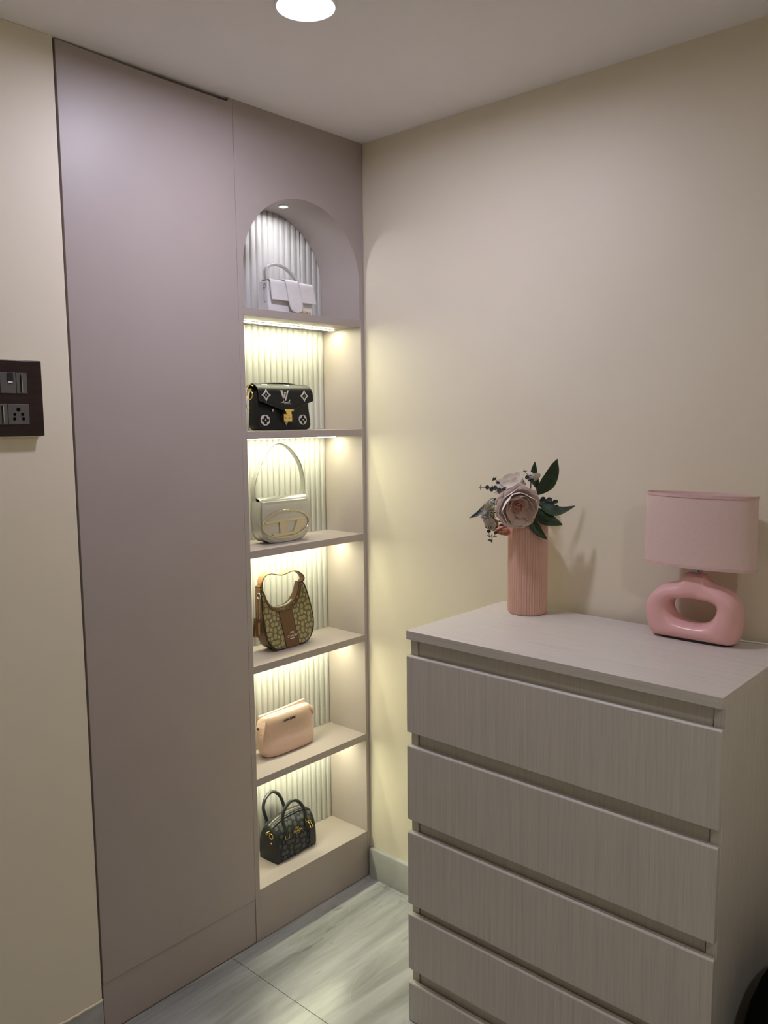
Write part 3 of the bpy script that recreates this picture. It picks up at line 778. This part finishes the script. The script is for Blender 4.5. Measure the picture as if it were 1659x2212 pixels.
# ---- 5. pink cosmetic pouch
zs = .5115
b5 = root('pouch', 'soft pink woven zip pouch with black lettering, slumped on a shelf', 'pouch', (-.275, .112, zs), 0, 'bags on the display shelves')
def sring(x0, x1, y0, y1, z0, z1, n=40, e=3.2):
    out = []
    for k in range(n):
        a = 2 * math.pi * k / n; c_, s_ = math.cos(a), math.sin(a)
        u = math.copysign(abs(c_) ** (2 / e), c_); v = math.copysign(abs(s_) ** (2 / e), s_)
        x = (x0 + x1) / 2 + u * (x1 - x0) / 2; y = (y0 + y1) / 2 + v * (y1 - y0) / 2
        out.append((x, y, z0 + (z1 - z0) * (x - x0) / (x1 - x0)))
    return out
rr = [sring(-.090, .098, -.025, .028, .0004, .0004), sring(-.100, .104, -.031, .034, .004, .003), sring(-.109, .108, -.034, .038, .022, .018), sring(-.113, .108, -.035, .039, .042, .040), sring(-.115, .107, -.0255, .034, .068, .066),
      sring(-.115, .104, -.0265, .028, .090, .090), sring(-.112, .099, -.0230, .024, .112, .113), sring(-.108, .094, -.0215, .020, .126, .127), sring(-.104, .090, -.018, .012, .131, .131), sring(-.100, .086, -.012, .004, .1290, .1290)]
MB().loft(rr).obj('body', M['pinkcloth'], b5, smooth=60)
# rear lip higher on the right, front lip, folded corner tabs
MB().sheet(lambda u, v: (-.100 + .194 * u, .008 + .010 * v + .004 * math.sin(math.pi * v), .112 + .020 * v + .008 * u * v - .002 * math.sin(math.pi * u)), 16, 6, .0085).obj('rear_lip', M['pinkcloth'], b5, smooth=60)
MB().box(-.1225, -.1180, -.004, .004, .098, .104).obj('zip_pull', M['blackprint'], b5, bevel=.001)
tR = MB(); tR.loft([[(.088, -.016, .129), (.096, .012, .128), (.094, .016, .112), (.090, -.020, .112)], [(.110, -.010, .114), (.113, .008, .114), (.110, .010, .096), (.107, -.014, .098)], [(.1175, -.005, .095), (.1185, .001, .095), (.115, .002, .082), (.113, -.006, .084)]])
tR.obj('corner_fold', M['pinkcloth'], b5, bevel=.003, seg=3, smooth=60)
tL = MB(); tL.loft([[(-.103, -.020, .129), (-.108, .014, .126), (-.110, .018, .106), (-.106, -.024, .104)], [(-.116, -.022, .098), (-.119, .010, .104), (-.119, .010, .084), (-.116, -.026, .078)], [(-.120, -.022, .070), (-.122, -.006, .078), (-.121, -.006, .066), (-.119, -.024, .058)]])
tL.obj('corner_fold', M['pinkcloth'], b5, bevel=.003, seg=3, smooth=60)
MB().box(-.098, .082, -.0035, .0020, .1285, .1303).obj('zipper', M['pinkcloth'], b5, bevel=.0005)
text_obj('black_lettering', 'LANC\u00d4ME', .0104, M['blackprint'], b5, (-.012, -.0276, .1065), (math.pi / 2 - .17, 0, 0), depth=.0009, sx=1.1, bold=.0002)

# ---- 6. black bowling bag
zs = .1617
b6 = root('handbag', 'small black bowling bag in dark patterned cloth with two round handles, lowest shelf', 'handbag', (-.279, .113, zs), math.radians(2.5), 'bags on the display shelves')
prof6 = [(-.043, .003), (-.045, .012), (-.0445, .045), (-.041, .080), (-.033, .108), (-.020, .126), (-.008, .132), (.008, .132), (.020, .126), (.033, .108), (.041, .080), (.0445, .045), (.045, .012), (.043, .003), (.036, .0), (-.036, .0)]
P6 = [(p.y, p.z) for p in spline([(0, a, b_) for a, b_ in prof6], 3, True)]
def sec(x, s_, zc=.0):
    return [(x, y * (s_ * .5 + .5), max(0.0, z * s_)) for y, z in P6]
bdy = MB(); st6 = [(-.0880, .80), (-.0870, .84), (-.0840, .875), (-.078, .905), (-.065, .945), (-.045, .98), (-.020, .998), (.0, 1.0), (.020, .998), (.045, .98), (.065, .945), (.078, .905), (.084, .875), (.087, .84), (.088, .80)]
bdy.loft([sec(x, s_) for x, s_ in st6])
bdy.obj('body', M['charcoal'], b6, smooth=50)
for sx in (-1, 1):
    e_ = MB(); e_.loft([[(sx * x * 1.012, y * 1.02, z * 1.015 + (.0004 if z < .001 else 0)) for x, y, z in sec(xx, ss)] for xx, ss in st6[:4]])
    e_.obj('end_panel', M['navyleather'], b6, smooth=50)
for yy in (-1, 1):
    MB().tube([(x, yy * .0165, .1285 * s_ + .0012) for x, s_ in st6[1:-1]], .0028, 6).obj('top_roll', M['navyleather'], b6)
MB().ribbon([(x, 0, .1325 * s_ + .0006) for x, s_ in st6[1:-1]], (0, 1, 0), .0022, .024).obj('top_band', M['navyleather'], b6)
MB().ribbon([(x, 0, .1325 * s_ + .0020) for x, s_ in st6[1:-1]], (0, 1, 0), .0012, .0055).obj('zipper', M['palegold'], b6)
def handle6(pts, name='handle'):
    h = MB().tube(spline(pts, 7), .0056, 10).obj(name, M['navyleather'], b6)
    return h
hA = handle6([(-.0490, -.0425, .082), (-.0520, -.0440, .105), (-.0640, -.0440, .138), (-.0580, -.0440, .172), (-.0280, -.0440, .192), (.0020, -.0440, .183), (.0260, -.0440, .155), (.0400, -.0420, .122), (.0450, -.0380, .106)])
hB = handle6([(-.0560, .0360, .105), (-.0620, .0380, .125), (-.0720, .0380, .160), (-.0640, .0380, .188), (-.0360, .0380, .2030), (-.0060, .0380, .186), (.0120, .0380, .155), (.0180, .0340, .128), (.0200, .0310, .118)])
for h_, lst in ((hA, ((-.0490, -.0450, .080), (.0455, -.0410, .100))), (hB, ((-.0560, .0385, .098), (.0205, .0345, .110)))):
    for (x, y, z) in lst:
        MB().tube([(x - .008, y - .003, z + .008), (x - .008, y - .0035, z - .006), (x + .008, y - .0035, z - .006), (x + .008, y - .003, z + .008)], .0012, 6).obj('buckle', M['gold'], h_)
        MB().box(x - .006, x + .006, y - .0015, y + .002, z - .024, z + .004).obj('handle_tab', M['navyleather'], h_, bevel=.0008)
# zip pull, end ring and studs
zp = MB(); zp.ringprism(rrect(-.1080, -.0880, .098, .108, .002, 3), rrect(-.1055, -.0995, .1005, .1055, .001, 3), -.0130, -.0100)
zp.obj('zip_pull', M['gold'], b6, bevel=.0006)
ring_mb((-.0915, -.018, .090), .0085, .0015, 'x', 18).obj('end_ring', M['gold'], b6)
MB().ball((-.0905, -.016, .064), (.0016, .0034, .0034), 10, 6).obj('stud', M['gold'], b6)
text_obj('gold_lettering', 'COACH', .0110, M['gold'], b6, (.0005, -.0452, .0780), (math.pi / 2 - .15, 0, 0), depth=.0006, sx=.95, bold=.0002)
carriage('carriage_emblem', .0072, M['gold'], b6, (.0010, -.0434, .0882), (-.2, 0, 0))
MB().box(-.008, .010, -.0468, -.0446, .0738, .0756).obj('underline', M['gold'], b6)
tgm = MB().box(.0520, .0760, -.0500, -.0475, .012, .070).obj('leather_tag', M['navyleather'], b6, bevel=.001)
cm = MB()
for k in range(12):
    t = k / 11
    cm.ball((.0440 + .014 * t, -.0490, .099 - .030 * t), .0011, 6, 4); cm.ball((.0540 + .014 * t, -.0490, .099 - .030 * t), .0011, 6, 4)
cm.obj('tag_chain', M['gold'], tgm)
MB().ball((.0520, -.0485, .0880), (.0030, .0012, .0040), 10, 6).obj('stud', M['gold'], tgm)
#PART3
# ================================================================== ribbed vase on the chest of drawers
M['clay'] = simple('terracotta_pink_glaze', (0.68, 0.43, 0.345), 0.45, var=0.05, nscale=12)
VX, VY = -.0954, -.685
vs = root('vase', 'terracotta pink ribbed cylinder vase on the chest of drawers', 'vase', (VX, VY, ZT))
RB = .0522
def rib(k, z): return 1 + (.052 * (abs(math.sin(math.pi * 46 * k / 368)) - .62) if .004 < z < .2570 else 0)
vp = [(.002, 0), (.046, 0), (.0495, .0008), (.0515, .005), (RB, .012), (RB, .06), (RB, .12), (RB, .18), (RB, .236), (.0512, .243), (.0485, .2495), (.0440, .2545), (.0385, .2570), (.0350, .2575), (.0325, .2560), (.0320, .2480), (.0460, .2300), (.0470, .1000), (.0460, .0080), (.002, .0070)]
def vring():
    rings = []
    for i, (r, z) in enumerate(vp):
        on = i < 14
        rings.append([(r * (rib(k, z) if on else 1) * math.cos(2 * math.pi * k / 368), r * (rib(k, z) if on else 1) * math.sin(2 * math.pi * k / 368), z) for k in range(368)])
    return rings
MB().loft(vring()).obj('ribbed_body', M['clay'], vs, smooth=60)

# ================================================================== flowers standing in the vase
OB = Vector((VX, VY, ZT + .2575))
FR, FT, FZ = Vector((.669, -.743, 0)), Vector((-.743, -.669, 0)), Vector((0, 0, 1))
RD = Vector((-.842, -.5265, .1197))
def P(u, v, d=0.0):
    k = (1 - d / 2.247) / 804
    return FR * ((u - 1140.5) * k) + FZ * ((1119.6 - v) * k) + RD * d
def petal_mat(name, c, c2):
    mt, nt, b = new_mat(name)
    f = noise(nt, coords(nt, (60, 60, 60)), 1.0, 3)
    nt.links.new(ramp(nt, f, [(0.35, c), (0.7, c2)]), b.inputs['Base Color'])
    b.inputs['Roughness'].default_value = 0.65
    return mt
M['petal_out'] = petal_mat('blush_silk', (0.84, 0.73, 0.69), (0.90, 0.81, 0.77))
M['petal_mid'] = petal_mat('pink_silk', (0.74, 0.56, 0.50), (0.80, 0.65, 0.60))
M['petal_in'] = petal_mat('deep_pink_silk', (0.60, 0.30, 0.22), (0.68, 0.42, 0.34))
M['petal_cream'] = petal_mat('cream_silk', (0.74, 0.68, 0.62), (0.84, 0.78, 0.72))
M['petal_coral'] = petal_mat('coral_silk', (0.74, 0.28, 0.18), (0.80, 0.44, 0.32))
M['petal_peach'] = petal_mat('peach_silk', (0.78, 0.56, 0.42), (0.84, 0.66, 0.52))
M['petal_green'] = petal_mat('pale_green_silk', (0.38, 0.36, 0.25), (0.55, 0.52, 0.40))
M['floret'] = petal_mat('lilac_grey_silk', (0.30, 0.28, 0.29), (0.46, 0.43, 0.43))
M['leaf'] = petal_mat('dark_green_leaf', (0.014, 0.034, 0.012), (0.028, 0.060, 0.020))
M['leaf2'] = petal_mat('bluish_green_leaf', (0.020, 0.040, 0.030), (0.045, 0.075, 0.058))
M['euc'] = petal_mat('dark_eucalyptus', (0.022, 0.030, 0.028), (0.050, 0.064, 0.060))
M['stem'] = simple('green_stem', (0.05, 0.075, 0.025), 0.6)
M['leaf'].node_tree.nodes['Principled BSDF'].inputs['Roughness'].default_value = 0.4
M['leaf2'].node_tree.nodes['Principled BSDF'].inputs['Roughness'].default_value = 0.4
rnd = random.Random(11)
def frame(ax):
    ax = Vector(ax).normalized(); u = FZ.cross(ax).normalized(); return ax, u, ax.cross(u)
def petal(c, ax, phi, R, Wd, A, lean=0.0, ruff=.0022, flat=0.0):
    """one petal: leaves centre c at angle phi round axis ax along a bowl of radius R through angle A"""
    a, u, v = frame(ax); rd = u * math.cos(phi) + v * math.sin(phi); tg = a.cross(rd)
    ph = rnd.uniform(0, 6.28); q = rnd.uniform(2.2, 3.4)
    def fn(s, t):
        w = 2 * s - 1
        prof = min(1.0, (t + .10) / .55) ** .7
        tt = t * (1 - .16 * w * w)
        lat = math.sin(w * 1.15) * Wd * prof
        rad = R * math.sin(tt * A); ht = R * (1 - math.cos(tt * A)) * (1 - flat) + lean * t
        inw = .30 * w * w * Wd * prof
        wave = ruff * t * t * (math.sin(q * w + ph) + .35 * math.sin(2.7 * q * w + 2 * ph))
        n_r, n_h = -math.sin(tt * A), math.cos(tt * A)
        return c + rd * (rad + (inw + wave) * n_r * .9) + tg * lat + a * (ht + (inw + wave) * n_h)
    return MB().sheet(fn, 12, 10, .0006)
def stem_to(root_, start, side=(0, 0)):
    end = Vector((side[0], side[1], -.16))
    mid = Vector((side[0] * .6, side[1] * .6, -.015))
    pts = spline([start, start.lerp(mid, .55) + Vector((0, 0, .004)), mid, end], 5)
    MB().tube(pts, .0016, 6).obj('stem', M['stem'], root_)
# big blush peony
pe = root('peony', 'large blush pink peony with deep pink heart, facing out from the vase', 'flower', OB, 0, 'flowers in the vase')
pc = P(1113, 1089, .042); pax = FT * .90 + FR * .12 - FZ * .22
def ring_of(root_, c, ax, n, R, Wd, A, mat, ph0=0.0, skip=(), lean=0.0, ruff=.0022, flat=0.0, jit=.06):
    for k in range(n):
        if k in skip: continue
        petal(c, ax, 2 * math.pi * k / n + ph0 + rnd.uniform(-jit, jit), R * rnd.uniform(.95, 1.06), Wd * rnd.uniform(.94, 1.08), A * rnd.uniform(.96, 1.05), lean, ruff, flat).obj('petal', M[mat], root_, smooth=70)
ring_of(pe, pc, pax, 8, .066, .033, 1.10, 'petal_out', .2, (), -.010, .0034, .3)
ring_of(pe, pc + FT * .004, pax, 8, .054, .030, 1.38, 'petal_out', .55, (), -.004, .0030, .1)
ring_of(pe, pc + FT * .008, pax, 7, .044, .027, 1.60, 'petal_out', .1, (), 0, .0028)
ring_of(pe, pc + FT * .010, pax, 6, .036, .024, 1.78, 'petal_mid', .7, (4,), 0, .0026)
ring_of(pe, pc + FT * .012, pax, 5, .025, .017, 1.75, 'petal_mid', .2, (3,), 0, .0022)
ring_of(pe, pc + FT * .014, pax, 5, .013, .009, 1.6, 'petal_in', .5, (), .006, .0018)
ring_of(pe, pc + FT * .014, pax, 4, .007, .005, 1.3, 'petal_in', .9, (), .010, .0012)
stem_to(pe, pc - FT * .014, (-.004, -.004))
# cream peony behind
ce = root('peony', 'cream white peony tucked behind the blush peony', 'flower', OB, 0, 'flowers in the vase')
cc = P(1106, 1064, -.022); cax = FT * .35 + FZ * .85 - FR * .35
ring_of(ce, cc, cax, 8, .048, .024, 1.25, 'petal_cream', 0, (), -.004, .003, .1)
ring_of(ce, cc, cax, 7, .038, .021, 1.55, 'petal_cream', .4)
ring_of(ce, cc, cax, 5, .026, .016, 1.75, 'petal_cream', .1)
stem_to(ce, cc, (.004, .003))
# small cream bud, upper right
cb = root('flower_bud', 'half open cream bud peeking above the peony', 'flower', OB, 0, 'flowers in the vase')
c2 = P(1146, 1040, -.012)
ring_of(cb, c2, FZ + FR * .25, 5, .019, .016, 1.75, 'petal_cream', 0, (), .004)
ring_of(cb, c2, FZ + FR * .25, 4, .012, .011, 1.8, 'petal_cream', .4, (), .006)
stem_to(cb, c2, (.008, -.002))
# coral rose
co = root('rose', 'small coral pink rose hanging low on the vase rim', 'flower', OB, 0, 'flowers in the vase')
c3 = P(1088, 1138, .026)
rax = FT * .5 - FZ * .75 - FR * .2
ring_of(co, c3, rax, 6, .020, .014, 1.3, 'petal_coral', 0, (), 0, .0014)
ring_of(co, c3, rax, 5, .015, .011, 1.65, 'petal_coral', .4, (), 0, .0012)
ring_of(co, c3, rax, 4, .009, .007, 1.8, 'petal_peach', .1, (), .003, .0010)
stem_to(co, c3, (-.010, .004))
# peach flower low left
pq = root('flower', 'pale peach flower low at the left of the bouquet', 'flower', OB, 0, 'flowers in the vase')
c4 = P(1066, 1126, .012)
ring_of(pq, c4, FT * .6 - FR * .65 - FZ * .3, 7, .026, .014, 1.2, 'petal_peach', 0, (), -.002, .0018, .2)
ring_of(pq, c4, FT * .6 - FR * .65 - FZ * .3, 5, .018, .012, 1.5, 'petal_cream', .3, (), 0, .0016)
stem_to(pq, c4, (-.012, .010))
# spiky pale green bloom, left
mu = root('chrysanthemum', 'spiky pale green and lilac bloom left of the peony', 'flower', OB, 0, 'flowers in the vase')
c5 = P(1056, 1103, .022)
tuft = MB()
for k in range(130):
    z_ = rnd.uniform(-.5, 1); a_ = rnd.uniform(0, 6.28); q = math.sqrt(max(0, 1 - z_ * z_))
    a, u, v = frame(FT * .8 - FR * .5 + FZ * .1)
    d = (u * math.cos(a_) + v * math.sin(a_)) * q + a * z_
    L_ = rnd.uniform(.019, .027); e = c5 + d * L_; m_ = c5 + d * (L_ * .6) + FZ * rnd.uniform(-.003, .003)
    tuft.tube([c5 + d * .004, m_, e + FZ * rnd.uniform(-.003, .003)], [.0009, .0016, .0005], 4)
tuft.obj('petal_tuft', M['petal_green'], mu, kind='stuff')
flo = MB()
for k in range(46):
    p = c5 + (FT * rnd.uniform(.002, .018) + FR * rnd.uniform(-.022, .006) + FZ * rnd.uniform(-.024, .004))
    flo.ball(p, rnd.uniform(.0020, .0036), 6, 4)
flo.obj('florets', M['floret'], mu, kind='stuff')
stem_to(mu, c5, (-.014, .002))
# leaves
def leaf(base, tip, wid, nrm, arc=0.0, fold=.25, bias=.42, sag=0.0):
    ax = tip - base; L_ = ax.length; d = ax.normalized(); n = Vector(nrm); n = (n - d * n.dot(d)).normalized(); sd = d.cross(n)
    def fn(s, t):
        w = 2 * s - 1
        pr = (t / bias) ** .8 if t < bias else ((1 - t) / (1 - bias)) ** .85
        pr = math.sin(min(1, pr) * math.pi / 2)
        rip = .06 * wid * math.sin(14 * t + 3) * w
        return base + ax * t + sd * (w * wid * max(pr, .03) + arc * L_ * math.sin(math.pi * t)) + n * (fold * wid * abs(w) * pr + rip - sag * L_ * t * t)
    return MB().sheet(fn, 8, 14, .0006)
S8 = 1 / 804
br = root('leaf_branch', 'branch of large dark green leaves fanning right of the peony', 'foliage', OB, 0, 'flowers in the vase')
lf = [((1160, 1070, .030), (1202, 992, .050), 16.5, FT * .95 + FR * .15, .07), ((1161, 1058, -.014), (1154, 997, -.010), 10, FT * .9 + FR * .4, -.12),
      ((1158, 1082, .034), (1242, 1094, .062), 12, FZ * .55 + FT * .8, .25), ((1146, 1098, .040), (1215, 1135, .070), 15.5, FT * .85 + FZ * .4, .08), ((1143, 1112, .050), (1183, 1167, .068), 10.5, FT * .95 + FR * .1, .10)]
for b_, t_, w_, n_, ar in lf:
    o = leaf(P(*b_), P(*t_), w_ * S8, n_, ar).obj('leaf', M['leaf'], br, smooth=60)
    MB().tube([P(*b_), P(*b_).lerp(Vector((.008, -.008, -.02)), .6)], .0011, 5).obj('leaf_stalk', M['stem'], br)
stem_to(br, P(1158, 1085, .006), (.012, -.006))
bl_ = root('leaf_branch', 'thin branch with two narrow leaves drooping out to the left', 'foliage', OB, 0, 'flowers in the vase')
for b_, t_, w_, n_, ar in [((1079, 1074, .010), (1044, 1090, .012), 8.5, FZ * .9 + FT * .5, -.24), ((1046, 1090, .012), (1013, 1118, .014), 5.0, FZ * .5 + FT * .8, -.13)]:
    leaf(P(*b_), P(*t_), w_ * S8, n_, ar).obj('leaf', M['leaf' if w_ > 6 else 'leaf2'], bl_, smooth=60)
MB().tube([P(1100, 1085, .006), P(1079, 1075, .009), P(1060, 1077, .011), P(1045, 1091, .012)], .0009, 5).obj('twig', M['stem'], bl_)
stem_to(bl_, P(1100, 1085, .006), (-.008, .008))
def disc(c, r, n, el=1.0, up=None):
    a, u, v = frame(n)
    return MB().sheet(lambda s, t: c + (u * math.cos(6.2832 * s) + v * math.sin(6.2832 * s) * el) * (r * max(t, .02)) + a * (.25 * r * t * t), 12, 2, .0005)
def sprig(label, pts, leaves, base, side):
    t = root('eucalyptus_sprig', label, 'foliage', OB, 0, 'flowers in the vase')
    W_ = [P(*q) for q in pts]
    MB().tube(spline(W_, 4), .0008, 5).obj('twig', M['euc'], t)
    for (u, v, d, r, el, kind) in leaves:
        c = P(u, v, d)
        if kind == 'o': disc(c, r * S8, FT + FR * rnd.uniform(-.3, .3) + FZ * rnd.uniform(-.2, .3), el).obj('leaf', M['euc'], t, smooth=60)
        else:
            dx, dz = kind; leaf(c, c + FR * (dx * S8) + FZ * (dz * S8), r * S8, FT, 0, .1).obj('leaf', M['euc'], t, smooth=60)
    stem_to(t, W_[0], side)
sprig('eucalyptus sprig pointing straight left above the pale green bloom', [(1100, 1063, .022), (1085, 1057, .022), (1065, 1053, .020), (1034, 1052, .018)],
      [(1090, 1057, .024, 5.5, 1, 'o'), (1078, 1058.5, .022, 5, 1.2, 'o'), (1069, 1053, .022, 5, 1, 'o'), (1061, 1056, .021, 4.5, 1.1, 'o'), (1052, 1052, .020, 4.8, 1, 'o'), (1098, 1061, .024, 1.2, 1, (3, -6)), (1084, 1058, .024, 1.2, 1, (3, 6)), (1064, 1053, .022, 1.2, 1, (-2, 6)), (1038, 1052, .018, 1, 1, (0, 7)), (1038, 1052, .018, 1, 1, (0, -6)), (1086, 1060, .022, 1.3, 1, (-1, -7))], 0, (-.006, 0))
sprig('short eucalyptus sprig above the straight left one', [(1092, 1056, .004), (1078, 1044, .002), (1070, 1035, .000), (1065, 1031, .000)],
      [(1075, 1042, .002, 4.2, .7, 'o'), (1067, 1034, .000, 4.5, .6, 'o'), (1069, 1034, .000, 1, 1, (3, 5)), (1066, 1036, .000, 1, 1, (-5, -3))], 0, (-.002, .006))
sprig('eucalyptus sprig rising in front of the cream bud', [(1158, 1056, .012), (1152, 1044, .012), (1140, 1027, .010), (1129, 1014, .008)],
      [(1147, 1037, .013, 5.5, .7, 'o'), (1138, 1031, .012, 4.8, .9, 'o'), (1143, 1038, .013, 3.4, .6, 'o'), (1132, 1018, .010, 1, 1, (6, 1)), (1132, 1018, .010, 1, 1, (-4, -1)), (1141, 1027, .010, 1, 1, (7, -1)), (1150, 1042, .013, 1.4, 1, (6, -3))], 0, (.004, -.006))
sprig('eucalyptus sprig hanging lowest at the left of the vase', [(1078, 1136, .020), (1058, 1143, .024), (1056, 1150, .026), (1058, 1160, .027), (1061, 1171, .028)],
      [(1056, 1147, .028, 4.4, .8, 'o'), (1055, 1142, .026, 1, 1, (-9, 6)), (1055, 1142, .026, 1, 1, (0, 8)), (1056, 1142, .026, 1, 1, (7, 6)), (1059, 1160, .027, 1, 1, (-7, 5)), (1060, 1160, .027, 1, 1, (4, 7)), (1060, 1168, .028, 1.2, 1, (-7, 2)), (1060, 1168, .028, 1.2, 1, (4, -5)), (1062, 1167, .028, 2.2, .8, 'o'), (1058, 1166, .028, 2.0, .8, 'o')], 0, (-.012, -.004))
sprig('eucalyptus sprig forking low beside the coral rose', [(1088, 1140, .024), (1078, 1146, .028), (1070, 1154, .028), (1062, 1163, .028)],
      [(1071, 1150, .030, 4.4, .8, 'o'), (1083, 1135, .030, 4.6, .9, 'o'), (1074, 1145, .029, 1, 1, (-1, 8)), (1076, 1145, .029, 1, 1, (10, -1)), (1066, 1158, .028, 1, 1, (8, -1)), (1074, 1147, .029, 1, 1, (4, 7))], 0, (-.010, -.010))
sprig('cluster of dark round eucalyptus leaves between the right hand leaves', [(1150, 1092, .030), (1165, 1085, .038), (1184, 1084, .044), (1203, 1104, .046)],
      [(1165, 1084, .040, 6, .9, 'o'), (1172, 1079, .038, 6, 1, 'o'), (1178, 1090, .044, 5.5, .9, 'o'), (1186, 1080, .042, 6.5, .8, 'o'), (1191, 1089, .046, 6.5, .9, 'o'), (1199, 1084, .046, 6, .7, 'o'), (1201, 1096, .048, 6, .8, 'o'), (1204, 1105, .048, 5, 1, 'o'), (1181, 1084, .040, 6, 1, 'o'), (1195, 1099, .046, 5, .7, 'o')], 0, (.006, -.010))

# ================================================================== pink table lamp
M['pinkceramic'] = simple('pink_satin_ceramic', (0.80, 0.46, 0.45), 0.30, var=0.015, nscale=10)
def shade_cloth():
    mt, nt, b = new_mat('pink_shade_fabric')
    f = noise(nt, coords(nt, (900, 900, 260)), 1.0, 2); g_ = noise(nt, coords(nt, (260, 260, 1200)), 1.0, 2)
    h = mth(nt, 'ADD', mth(nt, 'MULTIPLY', f, .5), mth(nt, 'MULTIPLY', g_, .5))
    nt.links.new(ramp(nt, h, [(0.35, (0.70, 0.52, 0.475)), (0.65, (0.78, 0.60, 0.55))]), b.inputs['Base Color'])
    b.inputs['Roughness'].default_value = 0.85
    bump(nt, b, h, 0.15, 0.0004)
    return mt
M['shade'] = shade_cloth()
M['shadetrim'] = simple('pink_shade_binding', (0.70, 0.47, 0.45), 0.7)
lamp = root('table_lamp', 'pink table lamp with ring shaped ceramic base and oval drum shade', 'lamp', (-.0785, -1.137, ZT))
OUT = sp2([(.084, .0), (.097, .004), (.1090, .0225), (.1148, .0615), (.1085, .0916), (.088, .1165), (.0655, .1285), (.0400, .1366), (.0300, .1460), (.0235, .1575), (.012, .1610), (-.013, .1610), (-.0240, .1580), (-.0305, .1465), (-.0415, .1390), (-.0660, .1310), (-.0900, .1155), (-.1054, .0921), (-.1095, .0675), (-.1059, .0281), (-.0958, .0045), (-.084, .0), (-.04, 0), (.0, 0), (.04, 0)], 4)
INN = sp2([(.0558, .0780), (.0499, .0905), (.0338, .0962), (-.0061, .0985), (-.0374, .0969), (-.0530, .0893), (-.0535, .0746), (-.0427, .0551), (-.0218, .0425), (.0118, .0412), (.0404, .0490), (.0533, .0640)], 5)
HC = (0.0, .070)
def hit(poly, a):
    dx, dz = math.cos(a), math.sin(a); best = None
    for i in range(len(poly)):
        x1, z1_ = poly[i][0] - HC[0], poly[i][1] - HC[1]; x2, z2_ = poly[(i + 1) % len(poly)][0] - HC[0], poly[(i + 1) % len(poly)][1] - HC[1]
        ex, ez = x2 - x1, z2_ - z1_; den = dx * ez - dz * ex
        if abs(den) < 1e-12: continue
        t = (x1 * ez - z1_ * ex) / den; q = (x1 * dz - z1_ * dx) / den
        if t > 0 and -1e-6 <= q <= 1 + 1e-6 and (best is None or t > best): best = t
    return best
rings = []
NA = 288
for k in range(NA):
    a = 2 * math.pi * k / NA
    ro, ri = hit(OUT, a), hit(INN, a)
    zo = HC[1] + ro * math.sin(a)
    D = .040
    q_ = max(0, min(1, (zo - .100) / .060)); D = .040 - .016 * q_ * q_ * (3 - 2 * q_)
    ring = []
    for j in range(28):
        p_ = 2 * math.pi * j / 28; c_, s_ = math.cos(p_), math.sin(p_)
        cc_ = math.copysign(abs(c_) ** .82, c_); ss_ = math.copysign(abs(s_) ** .82, s_)
        rr_ = (ro + ri) / 2 + (ro - ri) / 2 * cc_
        dd = D * (1 + (.040 / D - 1) * (.5 - .5 * cc_))
        ring.append((dd * ss_, HC[0] + rr_ * math.cos(a), max(.0045, HC[1] + rr_ * math.sin(a))))
    rings.append(ring)
MB().loft(rings, loop=True).obj('ring_base', M['pinkceramic'], lamp, smooth=70)
pad = MB(); pad.loft([[(.030 * math.cos(2 * math.pi * k / 48) * (1 if True else 0), math.copysign(abs(math.sin(2 * math.pi * k / 48)) ** .5, math.sin(2 * math.pi * k / 48)) * .090, z) for k in range(48)] for z in (0, .0046)])
pad.obj('base_pad', M['black'], lamp)
MB().lathe([(.0105, .161), (.0115, .1625), (.0135, .1800), (.0135, .205), (.0105, .207)], 24, (0, -.001, 0)).obj('socket', simple('grey_white_socket', (0.50, 0.49, 0.46), 0.4), lamp)
MB().tube([(-.0125, -.009, .166), (-.0155, -.010, .167)], .0018, 8).obj('switch_pin', M['black'], lamp)
def ovr(a, b, z, n=96): return [(b * math.cos(2 * math.pi * k / n), -.0035 + a * math.sin(2 * math.pi * k / n), z) for k in range(n)]
ZB_, ZU_ = .1755, .3470
sh = MB(); sh.loft([ovr(.1310, .0450, ZB_), ovr(.1285, .0440, ZU_), ovr(.1270, .0425, ZU_), ovr(.1295, .0435, ZB_)], caps=False, loop=True)
sho = sh.obj('shade', M['shade'], lamp, smooth=40)
for z0_, z1_, a_ in ((ZB_, ZB_ + .0068, .1310), (ZU_ - .0068, ZU_ + .0002, .1286)):
    t_ = MB(); t_.loft([ovr(a_ + .0004, .0455, z0_), ovr(a_ + .0006, .0455, z1_), ovr(a_ - .0018, .0432, z1_), ovr(a_ - .0018, .0432, z0_)], caps=False, loop=True)
    t_.obj('shade_trim', M['shadetrim'], sho, smooth=40)
for k in range(3):
    a = math.pi / 2 + 2 * math.pi * k / 3
    MB().tube([(.012 * math.cos(a), -.001 + .012 * math.sin(a), .196), (.042 * math.cos(a), -.0035 + (.127 if k == 0 else .108) * math.sin(a), .196 + .0)], .001, 5).obj('shade_spoke', M['chrome'], sho)
MB().tube(spline([(.034, -.060, .006), (.044, -.085, .0030), (.050, -.105, .0022), (.053, -.130, .0022), (.0575, -.150, .0010), (.0640, -.158, -.010), (.0660, -.160, -.060)], 5), .0022, 6).obj('cord', M['white'], lamp)
